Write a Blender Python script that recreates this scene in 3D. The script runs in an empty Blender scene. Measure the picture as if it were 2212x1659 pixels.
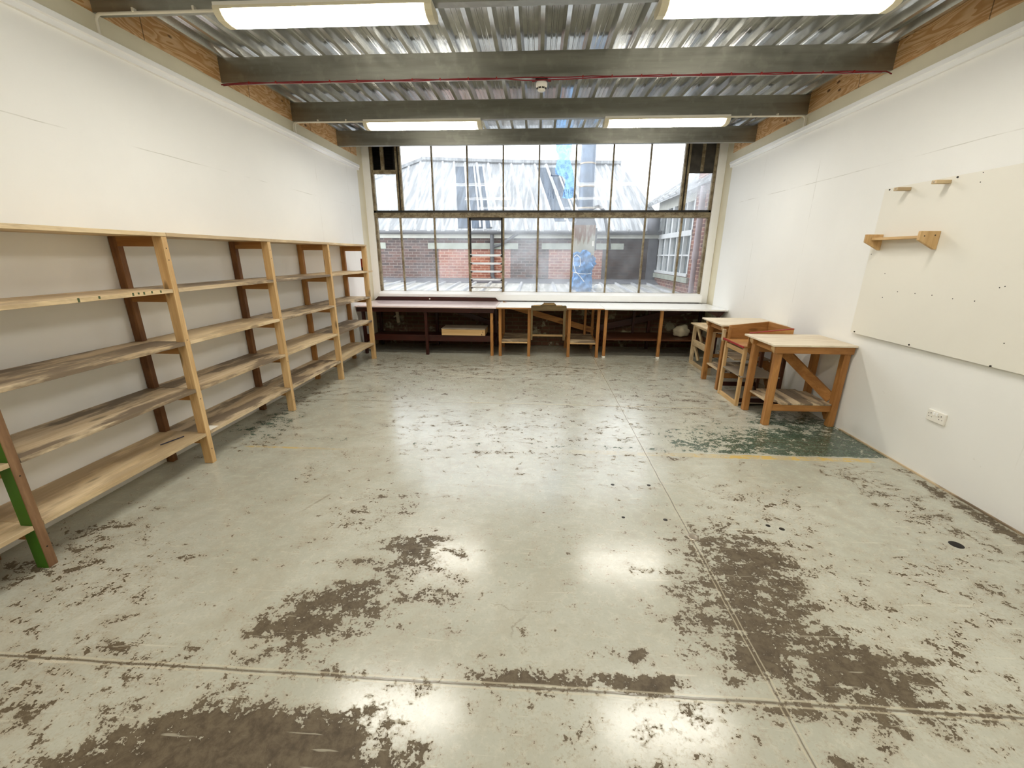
import bpy, bmesh, math, random
from mathutils import Vector, Matrix
random.seed(7)
S = bpy.context.scene
COL = S.collection

# ---------------------------------------------------------------- camera
cam_d = bpy.data.cameras.new('camera')
cam_d.sensor_fit = 'HORIZONTAL'; cam_d.sensor_width = 36.0
cam_d.lens = 901.7 / 2212.0 * 36.0
cam_d.clip_start = 0.02; cam_d.clip_end = 400
cam = bpy.data.objects.new('camera', cam_d); COL.objects.link(cam)
RT = Vector((0.99824696, 0.0590141, 0.00451139)); UP = Vector((-0.02174248, 0.29475191, 0.95532642)); FW = Vector((-0.05504799, 0.95374978, -0.29551831))
cam.matrix_world = Matrix(((RT.x, UP.x, -FW.x, 0), (RT.y, UP.y, -FW.y, 0), (RT.z, UP.z, -FW.z, 1.65), (0, 0, 0, 1)))
S.camera = cam

# ---------------------------------------------------------------- sky and exposure
SKY = 4.4
LAMP = 44.5
w = bpy.data.worlds.new('overcast_sky'); S.world = w; w.use_nodes = True
wn = w.node_tree; bg = wn.nodes['Background']
tc = wn.nodes.new('ShaderNodeTexCoord'); sx = wn.nodes.new('ShaderNodeSeparateXYZ'); mr = wn.nodes.new('ShaderNodeMapRange'); rp = wn.nodes.new('ShaderNodeValToRGB')
wn.links.new(tc.outputs['Generated'], sx.inputs[0]); wn.links.new(sx.outputs['Z'], mr.inputs['Value'])
mr.inputs['From Min'].default_value = -0.1; mr.inputs['From Max'].default_value = 1
wn.links.new(mr.outputs[0], rp.inputs[0]); wn.links.new(rp.outputs[0], bg.inputs['Color'])
rp.color_ramp.elements[0].color = (0.97, 0.985, 1.0, 1); rp.color_ramp.elements[1].color = (0.94, 0.97, 1.0, 1)
bg.inputs['Strength'].default_value = SKY
S.view_settings.view_transform = 'Standard'; S.view_settings.look = 'None'
S.view_settings.exposure = 0.0; S.view_settings.gamma = 1.0; S.view_settings.use_curve_mapping = False
try:
    S.cycles.use_denoising = True; S.cycles.use_adaptive_sampling = True; S.cycles.adaptive_threshold = 0.015
    S.cycles.max_bounces = 10; S.cycles.diffuse_bounces = 6; S.cycles.glossy_bounces = 4; S.cycles.transparent_max_bounces = 16
    S.cycles.sample_clamp_indirect = 6.0; S.cycles.caustics_reflective = False; S.cycles.caustics_refractive = False
except Exception:
    pass

# ---------------------------------------------------------------- node helpers
def s2l(r, g, b):
    f = lambda c: (c / 255 / 12.92) if c / 255 <= 0.04045 else ((c / 255 + 0.055) / 1.055) ** 2.4
    return (f(r), f(g), f(b), 1)

class NT:
    def __init__(s, name):
        s.m = bpy.data.materials.new(name); s.m.use_nodes = True; s.t = s.m.node_tree
        s.b = s.t.nodes['Principled BSDF']; s.out = s.t.nodes['Material Output']
    def n(s, typ, ins=None, **kw):
        nd = s.t.nodes.new('ShaderNode' + typ)
        for k, v in kw.items(): setattr(nd, k, v)
        for k, v in (ins or {}).items(): s.set(nd, k, v)
        return nd
    def set(s, nd, k, v):
        sock = nd.inputs[k]
        if isinstance(v, bpy.types.NodeSocket): s.t.links.new(v, sock)
        elif isinstance(v, bpy.types.Node): s.t.links.new(v.outputs[0], sock)
        else: sock.default_value = v
    def math(s, op, a, b=None, c=None, clamp=False):
        nd = s.n('Math', operation=op, use_clamp=clamp); s.set(nd, 0, a)
        if b is not None: s.set(nd, 1, b)
        if c is not None: s.set(nd, 2, c)
        return nd.outputs[0]
    def mix(s, f, a, b, mode='MIX'):
        nd = s.n('Mix', data_type='RGBA', blend_type=mode); s.set(nd, 0, f); s.set(nd, 6, a); s.set(nd, 7, b)
        return nd.outputs[2]
    def ramp(s, f, lo, hi, a=0.0, b=1.0):
        nd = s.n('MapRange', interpolation_type='SMOOTHSTEP'); s.set(nd, 0, f)
        for k, v in ((1, lo), (2, hi), (3, a), (4, b)): s.set(nd, k, v)
        return nd.outputs[0]
    def noise(s, vec, scale, detail=4, rough=.55, dist=0.0):
        nd = s.n('TexNoise'); s.set(nd, 'Vector', vec); nd.inputs['Scale'].default_value = scale
        nd.inputs['Detail'].default_value = detail; nd.inputs['Roughness'].default_value = rough; nd.inputs['Distortion'].default_value = dist
        return nd.outputs[0]
    def coord(s, scale=(1, 1, 1), rnd=True):
        c = s.n('TexCoord').outputs['Object']
        mp = s.n('Mapping'); s.set(mp, 'Vector', c); mp.inputs['Scale'].default_value = scale
        v = mp.outputs[0]
        if rnd:
            oi = s.n('ObjectInfo').outputs['Random']; sc = s.math('MULTIPLY', oi, 37.0)
            va = s.n('VectorMath', operation='ADD'); s.set(va, 0, v); s.set(va, 1, sc); v = va.outputs[0]
        return v
    def world(s):
        return s.n('NewGeometry').outputs['Position']
    def bump(s, h, strength=.2, dist=.01):
        nd = s.n('Bump'); nd.inputs['Strength'].default_value = strength; nd.inputs['Distance'].default_value = dist
        s.set(nd, 'Height', h); s.set(s.b, 'Normal', nd.outputs[0])
    def fin(s, col=None, rough=None, metal=None, spec=None):
        if col is not None: s.set(s.b, 'Base Color', col)
        if rough is not None: s.set(s.b, 'Roughness', rough)
        if metal is not None: s.set(s.b, 'Metallic', metal)
        if spec is not None: s.set(s.b, 'Specular IOR Level', spec)
        return s.m

def plain(name, c, rough=.5, metal=0.0, var=.06, spec=.4):
    t = NT(name); v = t.coord()
    n = t.noise(v, 6, 4)
    d = t.mix(t.ramp(n, .3, .7), tuple(x * (1 - var) for x in c[:3]) + (1,), tuple(min(1, x * (1 + var)) for x in c[:3]) + (1,))
    return t.fin(d, rough, metal, spec)

def wood(name, axis, c1, c2, stain=None, stain_amt=.5, rough=.55, knots=True):
    t = NT(name)
    sc = [16.0, 16.0, 16.0]; sc[axis] = 0.9
    v = t.coord(tuple(sc))
    g = t.noise(v, 1.2, 5, .6, .6)
    f = t.noise(v, 7, 3, .6)
    col = t.mix(t.ramp(g, .32, .68), c1, c2)
    col = t.mix(t.math('MULTIPLY', t.ramp(f, .45, .75), .3), col, tuple(x * .62 for x in c1[:3]) + (1,))
    sc2 = [7.0, 7.0, 7.0]; sc2[axis] = 2.2
    if knots:
        vo = t.n('TexVoronoi', {'Vector': t.coord(tuple(sc2)), 'Scale': .9})
        k = t.ramp(vo.outputs['Distance'], .07, .16, 1, 0)
        col = t.mix(t.math('MULTIPLY', k, .75), col, tuple(x * .25 for x in c1[:3]) + (1,))
    if stain:
        sc3 = [5.0, 5.0, 5.0]; sc3[axis] = 1.1
        q = t.noise(t.coord(tuple(sc3)), 1.3, 5, .65)
        col = t.mix(t.math('MULTIPLY', t.ramp(q, .42, .56), stain_amt), col, stain)
    t.bump(f, .12, .004)
    return t.fin(col, rough, 0, .35)

def woods(name, *a, **k):
    return [wood(name + '_' + 'xyz'[i], i, *a, **k) for i in range(3)]

# ---------------------------------------------------------------- mesh helpers
ROOTS = []
class MB:
    def __init__(s): s.v = []; s.f = []; s.sm = []
    def add(s, vs, fs, smooth=False):
        o = len(s.v); s.v += [tuple(p) for p in vs]; s.f += [[i + o for i in f] for f in fs]; s.sm += [smooth] * len(fs); return s
    def box(s, x0, x1, y0, y1, z0, z1):
        x0, x1 = sorted((x0, x1)); y0, y1 = sorted((y0, y1)); z0, z1 = sorted((z0, z1))
        return s.add([(x0, y0, z0), (x1, y0, z0), (x1, y1, z0), (x0, y1, z0), (x0, y0, z1), (x1, y0, z1), (x1, y1, z1), (x0, y1, z1)],
                     [(0, 3, 2, 1), (4, 5, 6, 7), (0, 1, 5, 4), (1, 2, 6, 5), (2, 3, 7, 6), (3, 0, 4, 7)])
    def prism(s, poly, axis, a, b):
        # poly: 2D points in the two other axes (cyclic order x,y,z without axis), extruded from a to b along axis
        def P(p, t):
            q = list(p); q.insert(axis, t); return q
        n = len(poly); vs = [P(p, a) for p in poly] + [P(p, b) for p in poly]
        fs = [list(range(n))[::-1], list(range(n, 2 * n))] + [(i, (i + 1) % n, n + (i + 1) % n, n + i) for i in range(n)]
        return s.add(vs, fs)
    def bar(s, p, q, w, h, up=(0, 0, 1)):
        p = Vector(p); q = Vector(q); d = (q - p).normalized(); u = Vector(up)
        r = d.cross(u).normalized(); u = r.cross(d).normalized()
        vs = []
        for c in (p, q):
            for a, b in ((-1, -1), (1, -1), (1, 1), (-1, 1)): vs.append(c + r * a * w / 2 + u * b * h / 2)
        return s.add(vs, [(0, 1, 2, 3), (7, 6, 5, 4), (0, 4, 5, 1), (1, 5, 6, 2), (2, 6, 7, 3), (3, 7, 4, 0)])
    def tube(s, pts, r, n=10, caps=True):
        pts = [Vector(p) for p in pts]; rings = []; ref = Vector((0.3, 0.2, 0.93))
        for i, p in enumerate(pts):
            d = (pts[min(i + 1, len(pts) - 1)] - pts[max(i - 1, 0)]).normalized()
            a = d.cross(ref)
            if a.length < .05: a = d.cross(Vector((1, 0, 0)))
            a.normalize(); b = d.cross(a)
            rr = r[i] if isinstance(r, (list, tuple)) else r
            rings.append([p + (a * math.cos(2 * math.pi * k / n) + b * math.sin(2 * math.pi * k / n)) * rr for k in range(n)])
        vs = [v for R in rings for v in R]; fs = []
        for i in range(len(rings) - 1):
            for k in range(n): fs.append((i * n + k, i * n + (k + 1) % n, (i + 1) * n + (k + 1) % n, (i + 1) * n + k))
        s.add(vs, fs, True)
        if caps: s.add(rings[0], [list(range(n))[::-1]]); s.add(rings[-1], [list(range(n))])
        return s
    def lathe(s, prof, c, n=24):
        vs = []; fs = []
        for r, z in prof:
            for k in range(n): vs.append((c[0] + r * math.cos(2 * math.pi * k / n), c[1] + r * math.sin(2 * math.pi * k / n), c[2] + z))
        for i in range(len(prof) - 1):
            for k in range(n): fs.append((i * n + k, i * n + (k + 1) % n, (i + 1) * n + (k + 1) % n, (i + 1) * n + k))
        return s.add(vs, fs, True)
    def build(s, name, mat, parent=None, bevel=0.0, origin=None):
        me = bpy.data.meshes.new(name)
        off = Vector(origin) if origin is not None else (Vector(parent['_o']) if parent is not None and '_o' in parent.keys() else Vector((0, 0, 0)))
        me.from_pydata([Vector(v) - off for v in s.v], [], s.f)
        bm = bmesh.new(); bm.from_mesh(me); bmesh.ops.recalc_face_normals(bm, faces=bm.faces); bm.to_mesh(me); bm.free()
        for p, sm in zip(me.polygons, s.sm): p.use_smooth = sm
        me.materials.append(mat); o = bpy.data.objects.new(name, me); COL.objects.link(o)
        if parent is not None: o.parent = parent
        elif origin is not None: o.location = off
        o['_o'] = tuple(off); ROOTS.append(o)
        if bevel:
            b = o.modifiers.new('bevel', 'BEVEL'); b.width = bevel; b.segments = 2; b.limit_method = 'ANGLE'; b.angle_limit = math.radians(50)
        return o

def box(*a): return MB().box(*a)
def tag(o, label=None, cat=None, group=None, kind=None):
    if label: o['label'] = label
    if cat: o['category'] = cat
    if group: o['group'] = group
    if kind: o['kind'] = kind
    return o
def thing(name, loc, label, cat, group=None, kind=None):
    o = bpy.data.objects.new(name, None); COL.objects.link(o); o.location = loc; o.empty_display_size = .1
    o['_o'] = tuple(loc); ROOTS.append(o)
    return tag(o, label, cat, group, kind)
def struct(o): o['kind'] = 'structure'; return o

# ---------------------------------------------------------------- materials
PINE = woods('pine', s2l(190, 152, 100), s2l(216, 182, 132))
PINE_OLD = woods('old_pine', s2l(160, 112, 58), s2l(186, 138, 82), s2l(132, 84, 40), .45)
REARPOST = woods('dark_rear_post', s2l(112, 74, 40), s2l(136, 94, 54), s2l(80, 48, 26), .5)
PLANK = woods('worn_plank', s2l(188, 164, 128), s2l(210, 190, 158), s2l(112, 96, 78), .92)
PLANK_PALE = woods('pale_plank', s2l(212, 186, 142), s2l(226, 204, 166), s2l(150, 126, 96), .55)
BENCHWOOD = woods('bench_pine', s2l(162, 110, 56), s2l(184, 132, 74), s2l(132, 84, 40), .45)
OAK = woods('olive_brown_wood', s2l(96, 80, 50), s2l(118, 98, 64), s2l(66, 52, 32), .5)
TABLETOP = woods('table_top_ply', s2l(222, 208, 182), s2l(234, 222, 200), s2l(192, 170, 138), .35, knots=False)
DARKWOOD = woods('dark_stained_wood', s2l(74, 40, 22), s2l(96, 56, 30), s2l(52, 26, 16), .5, rough=.4)
REDWOOD = woods('mahogany_paint', s2l(50, 19, 13), s2l(66, 26, 17), s2l(36, 14, 11), .4, rough=.35, knots=False)
BROWNPOST = woods('brown_post', s2l(128, 96, 66), s2l(148, 114, 82), s2l(100, 70, 48), .5)
M_GREEN = plain('green_paint', s2l(62, 104, 22), .5)
M_CREAM = plain('cream_paint', s2l(222, 214, 188), .55, var=.02)
M_WHITE = plain('white_gloss', s2l(248, 248, 246), .3, var=.01)
M_PLASTIC = plain('white_plastic', s2l(236, 232, 222), .3, var=.01)
M_CONDUIT = plain('cream_conduit', s2l(226, 220, 204), .4, var=.02)
M_BLACK = plain('black_metal', s2l(26, 22, 18), .45)
M_HOLE = plain('dark_hole', s2l(30, 26, 22), .8)
M_REDCABLE = plain('red_cable', s2l(124, 30, 36), .45)
M_REDPAINT = plain('red_edge_paint', s2l(150, 40, 34), .45)
M_RUSTRED = plain('red_brown_paint', s2l(138, 50, 32), .5)
M_SCREW = plain('dark_screw', s2l(52, 48, 42), .4, .6)
M_STEEL = plain('screw_steel', s2l(150, 140, 125), .35, .8)
M_LAMINATE = plain('white_laminate', s2l(244, 244, 242), .12, var=.01, spec=.8)
M_TOPSHEEN = plain('bench_top_window_sheen', s2l(238, 218, 216), .10, var=.04, spec=1.0)  # pale window reflection on the mahogany top, put into its base colour
M_GREYBOARD = plain('grey_board', s2l(142, 130, 112), .4, var=.12)
M_TARP = plain('blue_tarpaulin', s2l(74, 134, 190), .38, var=.12)
M_STRING = plain('white_string', s2l(230, 230, 226), .7)
M_GUTTER = plain('grey_gutter', s2l(84, 84, 86), .5)
M_FASCIA = plain('white_fascia', s2l(176, 176, 166), .6)
M_STONE = plain('pale_stone_lintel', s2l(150, 154, 142), .8, var=.12)
M_LEAD = plain('lead_flashing', s2l(88, 88, 92), .6, var=.15)
M_FLUE = plain('steel_flue', s2l(104, 116, 132), .35, .4, .12)
M_WINFRAME = plain('white_window_frame', s2l(198, 200, 200), .5)
M_DARKGLASS = plain('dark_window_glass', s2l(96, 104, 106), .08, var=.25, spec=.8)
M_PIPE = plain('pale_downpipe', s2l(166, 152, 156), .45)
M_PLASTER = plain('pale_plaster', s2l(186, 176, 150), .9, var=.2)
M_SHEETPINK = plain('paper', s2l(232, 228, 216), .8)
M_PENCIL = plain('navy_pencil', s2l(36, 34, 60), .4)

def wall_paint(name, c, lines_z=(), lines_y=(), zmax=9):
    t = NT(name); p = t.world(); n = t.noise(p, 1.6, 5, .6); n2 = t.noise(p, 22, 3)
    col = t.mix(t.ramp(n, .35, .7), tuple(x * .975 for x in c[:3]) + (1,), c)
    sp = t.n('SeparateXYZ', {0: p}); m = None
    wob = t.math('MULTIPLY', t.math('SUBTRACT', t.noise(p, 3, 3), .5), .012)
    for ax, vals in ((2, lines_z), (1, lines_y)):
        for val in vals:
            d = t.math('ABSOLUTE', t.math('ADD', t.math('SUBTRACT', sp.outputs[ax], val), wob))
            k = t.ramp(d, .0015, .004, 1, 0); m = k if m is None else t.math('MAXIMUM', m, k)
    if m is not None:
        m = t.math('MULTIPLY', m, t.ramp(t.noise(p, 2.3, 3), .40, .62, .0, .5))
        col = t.mix(m, col, s2l(170, 166, 150))
    scuff = t.ramp(t.noise(p, 7, 6, .7, .5), .70, .74)
    low = t.ramp(sp.outputs[2], .2, 1.2, 1, 0)
    col = t.mix(t.math('MULTIPLY', t.math('MULTIPLY', scuff, low), .35), col, s2l(190, 184, 166))
    t.bump(n2, .05, .004)
    return t.fin(col, .55, 0, .3)
M_WALL_L = wall_paint('left_wall_paint', s2l(239, 238, 233), (2.41,), (6.1, 7.1))
M_WALL_R = wall_paint('right_wall_paint', s2l(239, 238, 233), (2.43,), (6.45, 5.24, 2.55))
M_WALL_P = wall_paint('rear_wall_paint', s2l(232, 228, 216))

def plywood():
    t = NT('plywood'); p = t.world()
    mp = t.n('Mapping', {'Vector': p}); mp.inputs['Scale'].default_value = (1, 1.2, 6.5)
    n = t.noise(mp, 1.3, 2, .5, .6)
    b = t.math('FRACT', t.math('MULTIPLY', n, 11.0))
    b = t.ramp(b, .2, .75)
    fine_m = t.n('Mapping', {'Vector': p}); fine_m.inputs['Scale'].default_value = (1, 3, 60)
    col = t.mix(b, s2l(238, 204, 156), s2l(208, 160, 106))
    col = t.mix(t.math('MULTIPLY', t.noise(fine_m, 2, 3), .4), col, s2l(176, 124, 76))
    vm = t.n('Mapping', {'Vector': p}); vm.inputs['Scale'].default_value = (1, 3.4, 7)
    vo = t.n('TexVoronoi', {'Vector': vm.outputs[0], 'Scale': 1.0})
    col = t.mix(t.ramp(vo.outputs['Distance'], .06, .13, .9, 0), col, s2l(92, 50, 24))
    sp = t.n('SeparateXYZ', {0: p})
    d = t.math('ABSOLUTE', t.math('SUBTRACT', t.math('MODULO', t.math('ADD', sp.outputs[1], 20.15), 1.22), .61))
    col = t.mix(t.ramp(d, .003, .006, .7, 0), col, s2l(60, 36, 20))
    return t.fin(col, .6, 0, .3)
M_PLY = plywood()

def galv(name, base, rough, streak):
    t = NT(name); p = t.world()
    mp = t.n('Mapping', {'Vector': p}); mp.inputs['Scale'].default_value = streak
    n = t.noise(mp, 1.6, 5, .6); n2 = t.noise(p, 9, 4)
    col = t.mix(t.ramp(n, .3, .7), tuple(x * .72 for x in base[:3]) + (1,), base)
    col = t.mix(t.math('MULTIPLY', t.ramp(n2, .5, .72), .35), col, tuple(x * 1.35 for x in base[:3]) + (1,))
    r = t.ramp(n, .3, .7, rough - .06, rough + .08)
    return t.fin(col, r, .85, .5)
M_BEAM = galv('galvanised_beam', (.36, .355, .31, 1), .38, (.6, 1, 8))
M_SHEET = galv('galvanised_roof_sheet', (.74, .75, .74, 1), .17, (6, .35, 1))

def brick(name, c1, c2, mortar, scale=1.0, dirt=None, axis='x', dirt_lo=.45, dirt_hi=.6):
    t = NT(name); p = t.world(); sp = t.n('SeparateXYZ', {0: p})
    cb = t.n('CombineXYZ', {0: sp.outputs[0 if axis == 'x' else 1], 1: sp.outputs[2], 2: 0.0})
    b = t.n('TexBrick', {'Vector': cb.outputs[0], 'Color1': c1, 'Color2': c2, 'Mortar': mortar, 'Scale': 1.0 * scale, 'Mortar Size': .011, 'Mortar Smooth': .3, 'Brick Width': .225, 'Row Height': .075, 'Bias': .1})
    col = b.outputs[0]
    n = t.noise(p, 3, 5, .65)
    col = t.mix(t.math('MULTIPLY', t.ramp(t.noise(p, 14, 4), .35, .7), .5), col, tuple(x * .55 for x in c1[:3]) + (1,))
    if dirt: col = t.mix(t.ramp(n, dirt_lo, dirt_hi, 0, .85), col, dirt)
    t.bump(b.outputs[1], -.4, .01)
    return t.fin(col, .85, 0, .2)
M_BRICK_IN = brick('painted_inside_brick', s2l(104, 72, 54), s2l(84, 56, 42), s2l(96, 84, 64), 1, s2l(150, 146, 122), 'x', .56, .66)
M_BRICK_DARK = brick('dark_brick', s2l(108, 76, 66), s2l(62, 50, 48), s2l(122, 110, 102), 1, s2l(66, 52, 48), 'x', .55, .8)
M_BRICK_RED = brick('red_brick', s2l(166, 110, 90), s2l(132, 80, 66), s2l(180, 150, 132))
M_BRICK_BLACK = brick('sooty_brick', s2l(70, 52, 44), s2l(50, 40, 36), s2l(66, 58, 52), 1, s2l(54, 44, 38), 'x', .5, .75)
M_BRICK_SIDE = brick('side_brick', s2l(150, 92, 74), s2l(92, 62, 56), s2l(170, 142, 124), 1, None, 'y')
def tinsheet(name, c, rough=.6):
    t = NT(name); p = t.world()
    mp = t.n('Mapping', {'Vector': p}); mp.inputs['Scale'].default_value = (6, .5, .5)
    n = t.noise(mp, 1.5, 5, .65); n2 = t.noise(p, 2.5, 4)
    col = t.mix(t.ramp(n, .38, .62), tuple(x * .62 for x in c[:3]) + (1,), tuple(min(1, x * 1.12) for x in c[:3]) + (1,))  # streaks in the colour imitate shading along the ribs
    col = t.mix(t.math('MULTIPLY', t.ramp(n2, .55, .75), .3), col, tuple(x * .7 for x in c[:3]) + (1,))
    return t.fin(col, rough, 0, .12)
M_ROOF = tinsheet('white_roof_sheet', s2l(140, 142, 143))
M_ROOFRIB_LIT = tinsheet('lit_roof_rib_sheet', s2l(164, 165, 165))  # lighter copy of the roof sheet: rib shading put into the colour
M_ROOF_LOW = tinsheet('low_roof_sheet', s2l(164, 162, 154))
M_ROOFLIGHT = tinsheet('rooflight_sheet', s2l(76, 84, 94), .8)
M_RUST = None
def rust():
    t = NT('rusty_painted_steel'); v = t.coord((14, 14, 2)); n = t.noise(v, 1.2, 5, .65); sp = t.n('SeparateXYZ', {0: t.world()})
    h = t.ramp(sp.outputs[2], 1.75, 2.2, -.14, .14)
    col = t.mix(t.ramp(t.math('ADD', n, h), .42, .62), s2l(166, 164, 150), s2l(116, 84, 60))
    return t.fin(col, .7, 0, .3)
M_RUST = rust()

def frame_metal():
    t = NT('weathered_window_frame'); v = t.coord((5, 5, 5)); n = t.noise(v, 2, 5, .65); n2 = t.noise(v, 9, 4)
    col = t.mix(t.ramp(n, .38, .62), s2l(150, 138, 112), s2l(112, 98, 74))
    col = t.mix(t.math('MULTIPLY', t.ramp(n2, .56, .7), .7), col, s2l(70, 56, 42))
    return t.fin(col, .55, 0, .3)
M_FRAME = frame_metal()

def glass(name, haze, tint=(.9, .95, 1, 1), patch=.5, mark=False):
    t = NT(name); t.t.nodes.remove(t.b); p = t.world()
    tr = t.n('BsdfTransparent', {'Color': (.97, .985, 1, 1)})
    tl = t.n('BsdfTranslucent', {'Color': tint}); df = t.n('BsdfDiffuse', {'Color': (.5, .52, .54, 1)})
    mx = t.n('MixShader', {0: .15, 1: tl.outputs[0], 2: df.outputs[0]})
    gl = t.n('BsdfGlossy', {'Roughness': .03})
    n = t.noise(p, 1.7, 5, .6); n2 = t.noise(p, 14, 6, .7)
    sp = t.n('SeparateXYZ', {0: p})
    foot = t.ramp(sp.outputs[2], 1.0, 1.3, .16, 0)
    h = t.math('ADD', t.math('ADD', t.ramp(n, .3, .75, haze * (1 - patch), haze * (1 + patch)), t.ramp(n2, .58, .75, 0, haze * .5)), foot, clamp=True)
    h = t.math('MULTIPLY', h, .55)   # two faces of each pane
    a = t.n('MixShader', {0: h, 1: tr.outputs[0], 2: mx.outputs[0]})
    ge = t.n('NewGeometry'); dt = t.n('VectorMath', operation='DOT_PRODUCT'); t.set(dt, 0, ge.outputs['Normal']); t.set(dt, 1, ge.outputs['Incoming'])
    sch = t.math('POWER', t.math('SUBTRACT', 1.0, t.math('ABSOLUTE', dt.outputs['Value']), clamp=True), 5.0)
    b = t.n('MixShader', {0: t.math('MULTIPLY_ADD', sch, .8, .008), 1: a.outputs[0], 2: gl.outputs[0]})
    t.t.links.new(b.outputs[0], t.out.inputs[0])
    return t.m
M_GLASS = glass('dirty_window_glass', .16)
M_GLASS_HAZY = glass('hazy_window_glass', .25)
M_GLASS_THIN = glass('fairly_clean_window_glass', .10)
M_GLASS_DIRTY = glass('very_dirty_window_glass', .5)
M_GLASS_CLEAR = glass('clear_louvre_glass', .04)
M_FROST = glass('frosted_louvre_glass', .72)
def film():
    t = NT('blue_film'); t.t.nodes.remove(t.b); p = t.world()
    tr = t.n('BsdfTransparent', {'Color': (.60, .79, 1.0, 1)}); tl = t.n('BsdfTranslucent', {'Color': (.62, .80, 1.0, 1)})
    n = t.noise(p, 9, 5, .65)
    a = t.n('MixShader', {0: t.ramp(n, .35, .65, .15, .75), 1: tr.outputs[0], 2: tl.outputs[0]})
    t.t.links.new(a.outputs[0], t.out.inputs[0]); return t.m
M_FILM = film()
def smudge():
    t = NT('dark_smudge'); t.t.nodes.remove(t.b); p = t.world()
    tr = t.n('BsdfTransparent'); df = t.n('BsdfTranslucent', {'Color': (.1, .13, .2, 1)})
    a = t.n('MixShader', {0: t.ramp(t.noise(p, 30, 4), .35, .65, .1, .75), 1: tr.outputs[0], 2: df.outputs[0]})
    t.t.links.new(a.outputs[0], t.out.inputs[0]); return t.m
M_SMUDGE = smudge()

def lamp_mat():
    t = NT('lit_diffuser'); t.t.nodes.remove(t.b)
    v = t.n('TexCoord').outputs['Object']; sp = t.n('SeparateXYZ', {0: v})
    d = t.math('ABSOLUTE', t.math('SUBTRACT', t.math('ABSOLUTE', sp.outputs[1]), .047))
    band = t.ramp(d, .010, .045, 1, .62)
    ends = t.ramp(t.math('ABSOLUTE', sp.outputs[0]), .60, .665, 1, .06)
    st = t.math('MULTIPLY', t.math('MULTIPLY', band, ends), LAMP)
    col = t.mix(t.math('MULTIPLY', band, ends), (1, .86, .60, 1), (1, .985, .93, 1))
    e = t.n('Emission', {'Color': col, 'Strength': t.math('ADD', st, .62)})
    t.t.links.new(e.outputs[0], t.out.inputs[0]); return t.m
M_LAMP = lamp_mat()

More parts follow.
